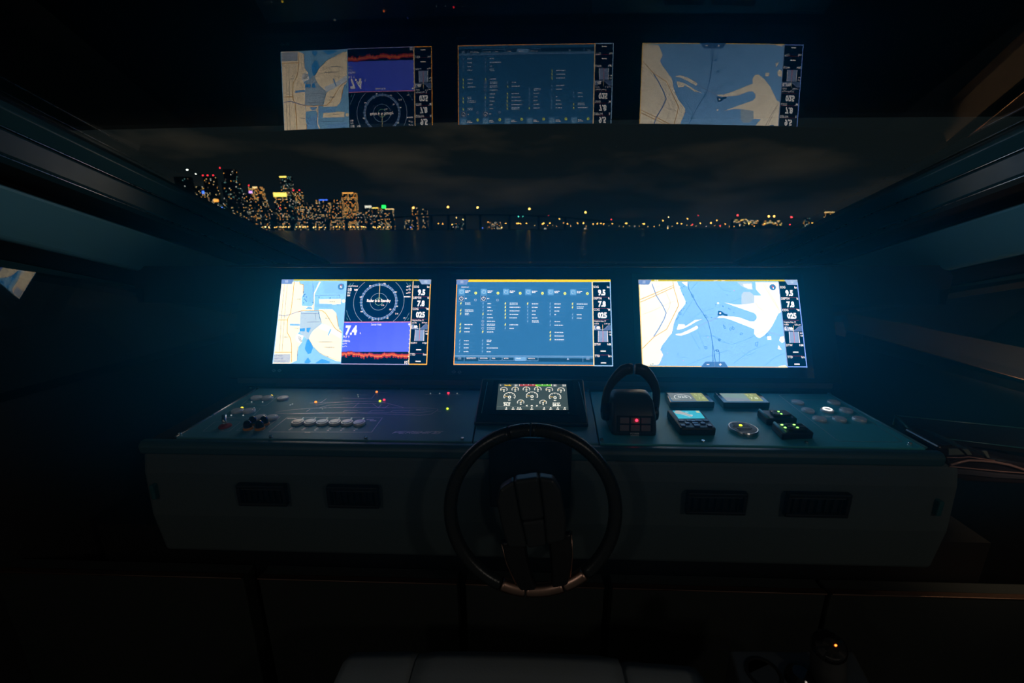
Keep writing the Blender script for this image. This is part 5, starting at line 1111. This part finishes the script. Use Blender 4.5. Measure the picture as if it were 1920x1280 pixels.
for px, py, m_, lb in ((856, 408, 'lamp_warm', 'yellow lamp hanging below the bridge deck, upper of two'), (868, 411.5, 'lamp_warm', 'yellow lamp hanging below the bridge deck, lower of two'), (940.5, 426.5, 'lamp_warm', 'single warm lamp right at the waterline below the long hall'), (972, 405.7, 'lamp_teal', 'teal lamp below the right bridge lamps, left of two'), (980, 405.3, 'lamp_teal', 'teal lamp below the right bridge lamps, right of two'), (1028, 404.6, 'lamp_red', 'red lamp at the right end of the bridge'), (1049, 410, 'lamp_amber', 'amber lamp just beyond the right end of the bridge'), (1252, 427.5, 'lamp_warm', 'single yellow lamp on the water right of centre'), (1253.5, 407, 'lamp_warm', 'high yellow lamp right of centre'), (1146, 411.3, 'lamp_red', 'red lamp above the amber shore lamps, centre right'), (1287, 403.8, 'lamp_red', 'faint high red lamp, left of two'), (1309, 404, 'lamp_red', 'faint high red lamp, right of two'), (1298, 421, 'lamp_red', 'low red lamp on the shore'), (1350, 423, 'lamp_red', 'low red lamp left of the terminal'), (1481, 421, 'lamp_red', 'low red lamp under the red crane'), (770, 426, 'lamp_blue', 'blue lamp at the waterline left of the bridge piers'), (905, 427, 'lamp_blue', 'blue lamp at the waterline under the bridge'), (1547, 425, 'lamp_warm', 'warm lamp at the foot of the lone orange tower'), (1590, 413.5, 'lamp_amber', 'amber lamp among the last blocks on the right'), (1562, 419, 'lamp_amber', 'amber lamp right of the lone orange tower'), (1523, 418, 'lamp_amber', 'amber lamp left of the lone orange tower'), (1289, 410, 'lamp_amber', 'tall amber lamp under the left high red lamp'), (525, 390, 'lamp_red', 'red lamp among the low city blocks'), (416, 389, 'lamp_blue', 'teal blue lamp among the left city blocks')):
    shore_lamp(px, py, m_, lb, 'single shore lights', .9 if 'faint' in lb else 1.3)
# bridge
t = thing('long_bridge', at_y(760, 428, 950), 'long dark bridge crossing in front of the city lights', 'bridge')
b = MB(); pts = [(425, 415.5), (520, 413), (640, 410.2), (730, 406.5), (800, 402.5), (870, 401), (960, 402), (1040, 404.5), (1110, 411), (1180, 420)]; top = [at_y(px, py, 950) for px, py in pts]
vs = []; fs = []
for p in top: vs += [p, p + Vector((0, 14, 0)), p + Vector((0, 14, -2.6)), p + Vector((0, 0, -2.6))]
for i in range(len(top) - 1):
    for k_ in range(4): fs.append((i * 4 + k_, i * 4 + (k_ + 1) % 4, i * 4 + 4 + (k_ + 1) % 4, i * 4 + 4 + k_))
b.add(vs, fs); b.build('deck', 'land', t)
for px in (470, 508, 546, 580, 613, 648, 690, 735, 777, 808, 840, 871, 900, 955, 1010, 1060):
    zt = np.interp(px, [p[0] for p in pts], [p[1] for p in pts]); p = at_y(px, zt + 2.2, 955); b = MB(); b.box((p.x, 957, (p.z + WZ) / 2), (4.6, 8, p.z - WZ)); b.build('pier', 'land', t)
for px, py, lb in ((775, 389.5, 'first from the left'), (840, 388, 'second from the left'), (895.5, 389, 'third from the left'), (992.5, 391.5, 'fourth from the left'), (1098, 398, 'last on the right')):
    zt = np.interp(px, [p[0] for p in pts], [p[1] for p in pts]); p = at_y(px, py, 950); g = at_y(px, zt, 950)
    t2 = thing('bridge_lamp', g, 'tall amber lamp on the bridge, ' + lb, 'lamp', 'lamps on the bridge')
    b = MB(); b.tube([g, Vector((g.x, g.y, p.z - 1))], .3, 6); b.build('post', 'concrete', t2); b = MB(); b.sphere(p, 1.9, 0, 8, 5); b.build('lamp_head', 'lamp_amber', t2)
for px, py, lb in ((351, 318.3, 'left'), (367, 326, 'right')):
    p = at_y(px, py, 1500); t2 = thing('aircraft', p, 'tiny aircraft light in the sky above the left end of the skyline, %s one' % lb, 'aircraft', 'aircraft lights')
    b = MB(); b.sphere(p, 2.2 if lb == 'left' else 1.4, 0, 8, 5, (1.6, 1, .7)); b.build('landing_light', 'lamp_white', t2)
    b = MB(); b.tube([p + Vector((0, 3, 0)), p + Vector((0, 22, 0))], 1.2, 8); b.box(p + Vector((0, 11, 0)), (22, 3, .5)); b.box(p + Vector((0, 21, 2)), (.5, 3, 4)); b.build('fuselage', 'concrete', t2)
for px, lb in ((1023, 'small moored white boat near the centre of the far shore'), (1098, 'small moored boat below the last bridge lamp')):
    g = at_y(px, 427.4, 1220); g.z = WZ - .3; t2 = thing('moored_boat', g, lb, 'boat'); b = MB(); b.prism([g + Vector((-6, 0, 0)), g + Vector((6, 0, 0)), g + Vector((8, 0, 2)), g + Vector((-6, 0, 2))], (0, 4, 0)); b.build('hull', 'trimteal', t2); b = MB(); b.box(g + Vector((-1, 2, 3)), (5, 3, 2)); b.build('cabin', 'win_white', t2)

# ------------------------------------------------------------------ thin haze volume added for the lens glow round the displays
hz = bpy.data.materials.new('bloom_volume'); hz.use_nodes = True; t_ = hz.node_tree; t_.nodes.clear()
vsn = t_.nodes.new('ShaderNodeVolumeScatter'); vsn.inputs['Color'].default_value = (.02, .50, 1.0, 1); vsn.inputs['Anisotropy'].default_value = .0
on = t_.nodes.new('ShaderNodeOutputMaterial'); vab = t_.nodes.new('ShaderNodeVolumeAbsorption'); vab.inputs['Color'].default_value = (.02, .50, 1.0, 1); add = t_.nodes.new('ShaderNodeAddShader')
t_.links.new(vsn.outputs[0], add.inputs[0]); t_.links.new(vab.outputs[0], add.inputs[1]); t_.links.new(add.outputs[0], on.inputs['Volume'])
tcn = t_.nodes.new('ShaderNodeTexCoord'); ln = t_.nodes.new('ShaderNodeVectorMath'); ln.operation = 'LENGTH'; t_.links.new(tcn.outputs['Object'], ln.inputs[0])
mrn = t_.nodes.new('ShaderNodeMapRange'); mrn.interpolation_type = 'SMOOTHSTEP'
for k_, v_ in (('From Min', 1.0), ('From Max', .15), ('To Min', 0.), ('To Max', BLOOM)): mrn.inputs[k_].default_value = v_
t_.links.new(ln.outputs['Value'], mrn.inputs['Value']); t_.links.new(mrn.outputs[0], vsn.inputs['Density']); t_.links.new(mrn.outputs[0], vab.inputs['Density'])
b = MB(); b.sphere((0, 0, 0), 1, 0, 48, 24); h = b.build('bloom', hz); h.location = (0, 1.25, ZC - .36); h.scale = (2.0, .68, .70)
tag(h, 'thin bluish haze volume standing in for lens glow round the displays', 'bloom'); h['kind'] = 'stuff'
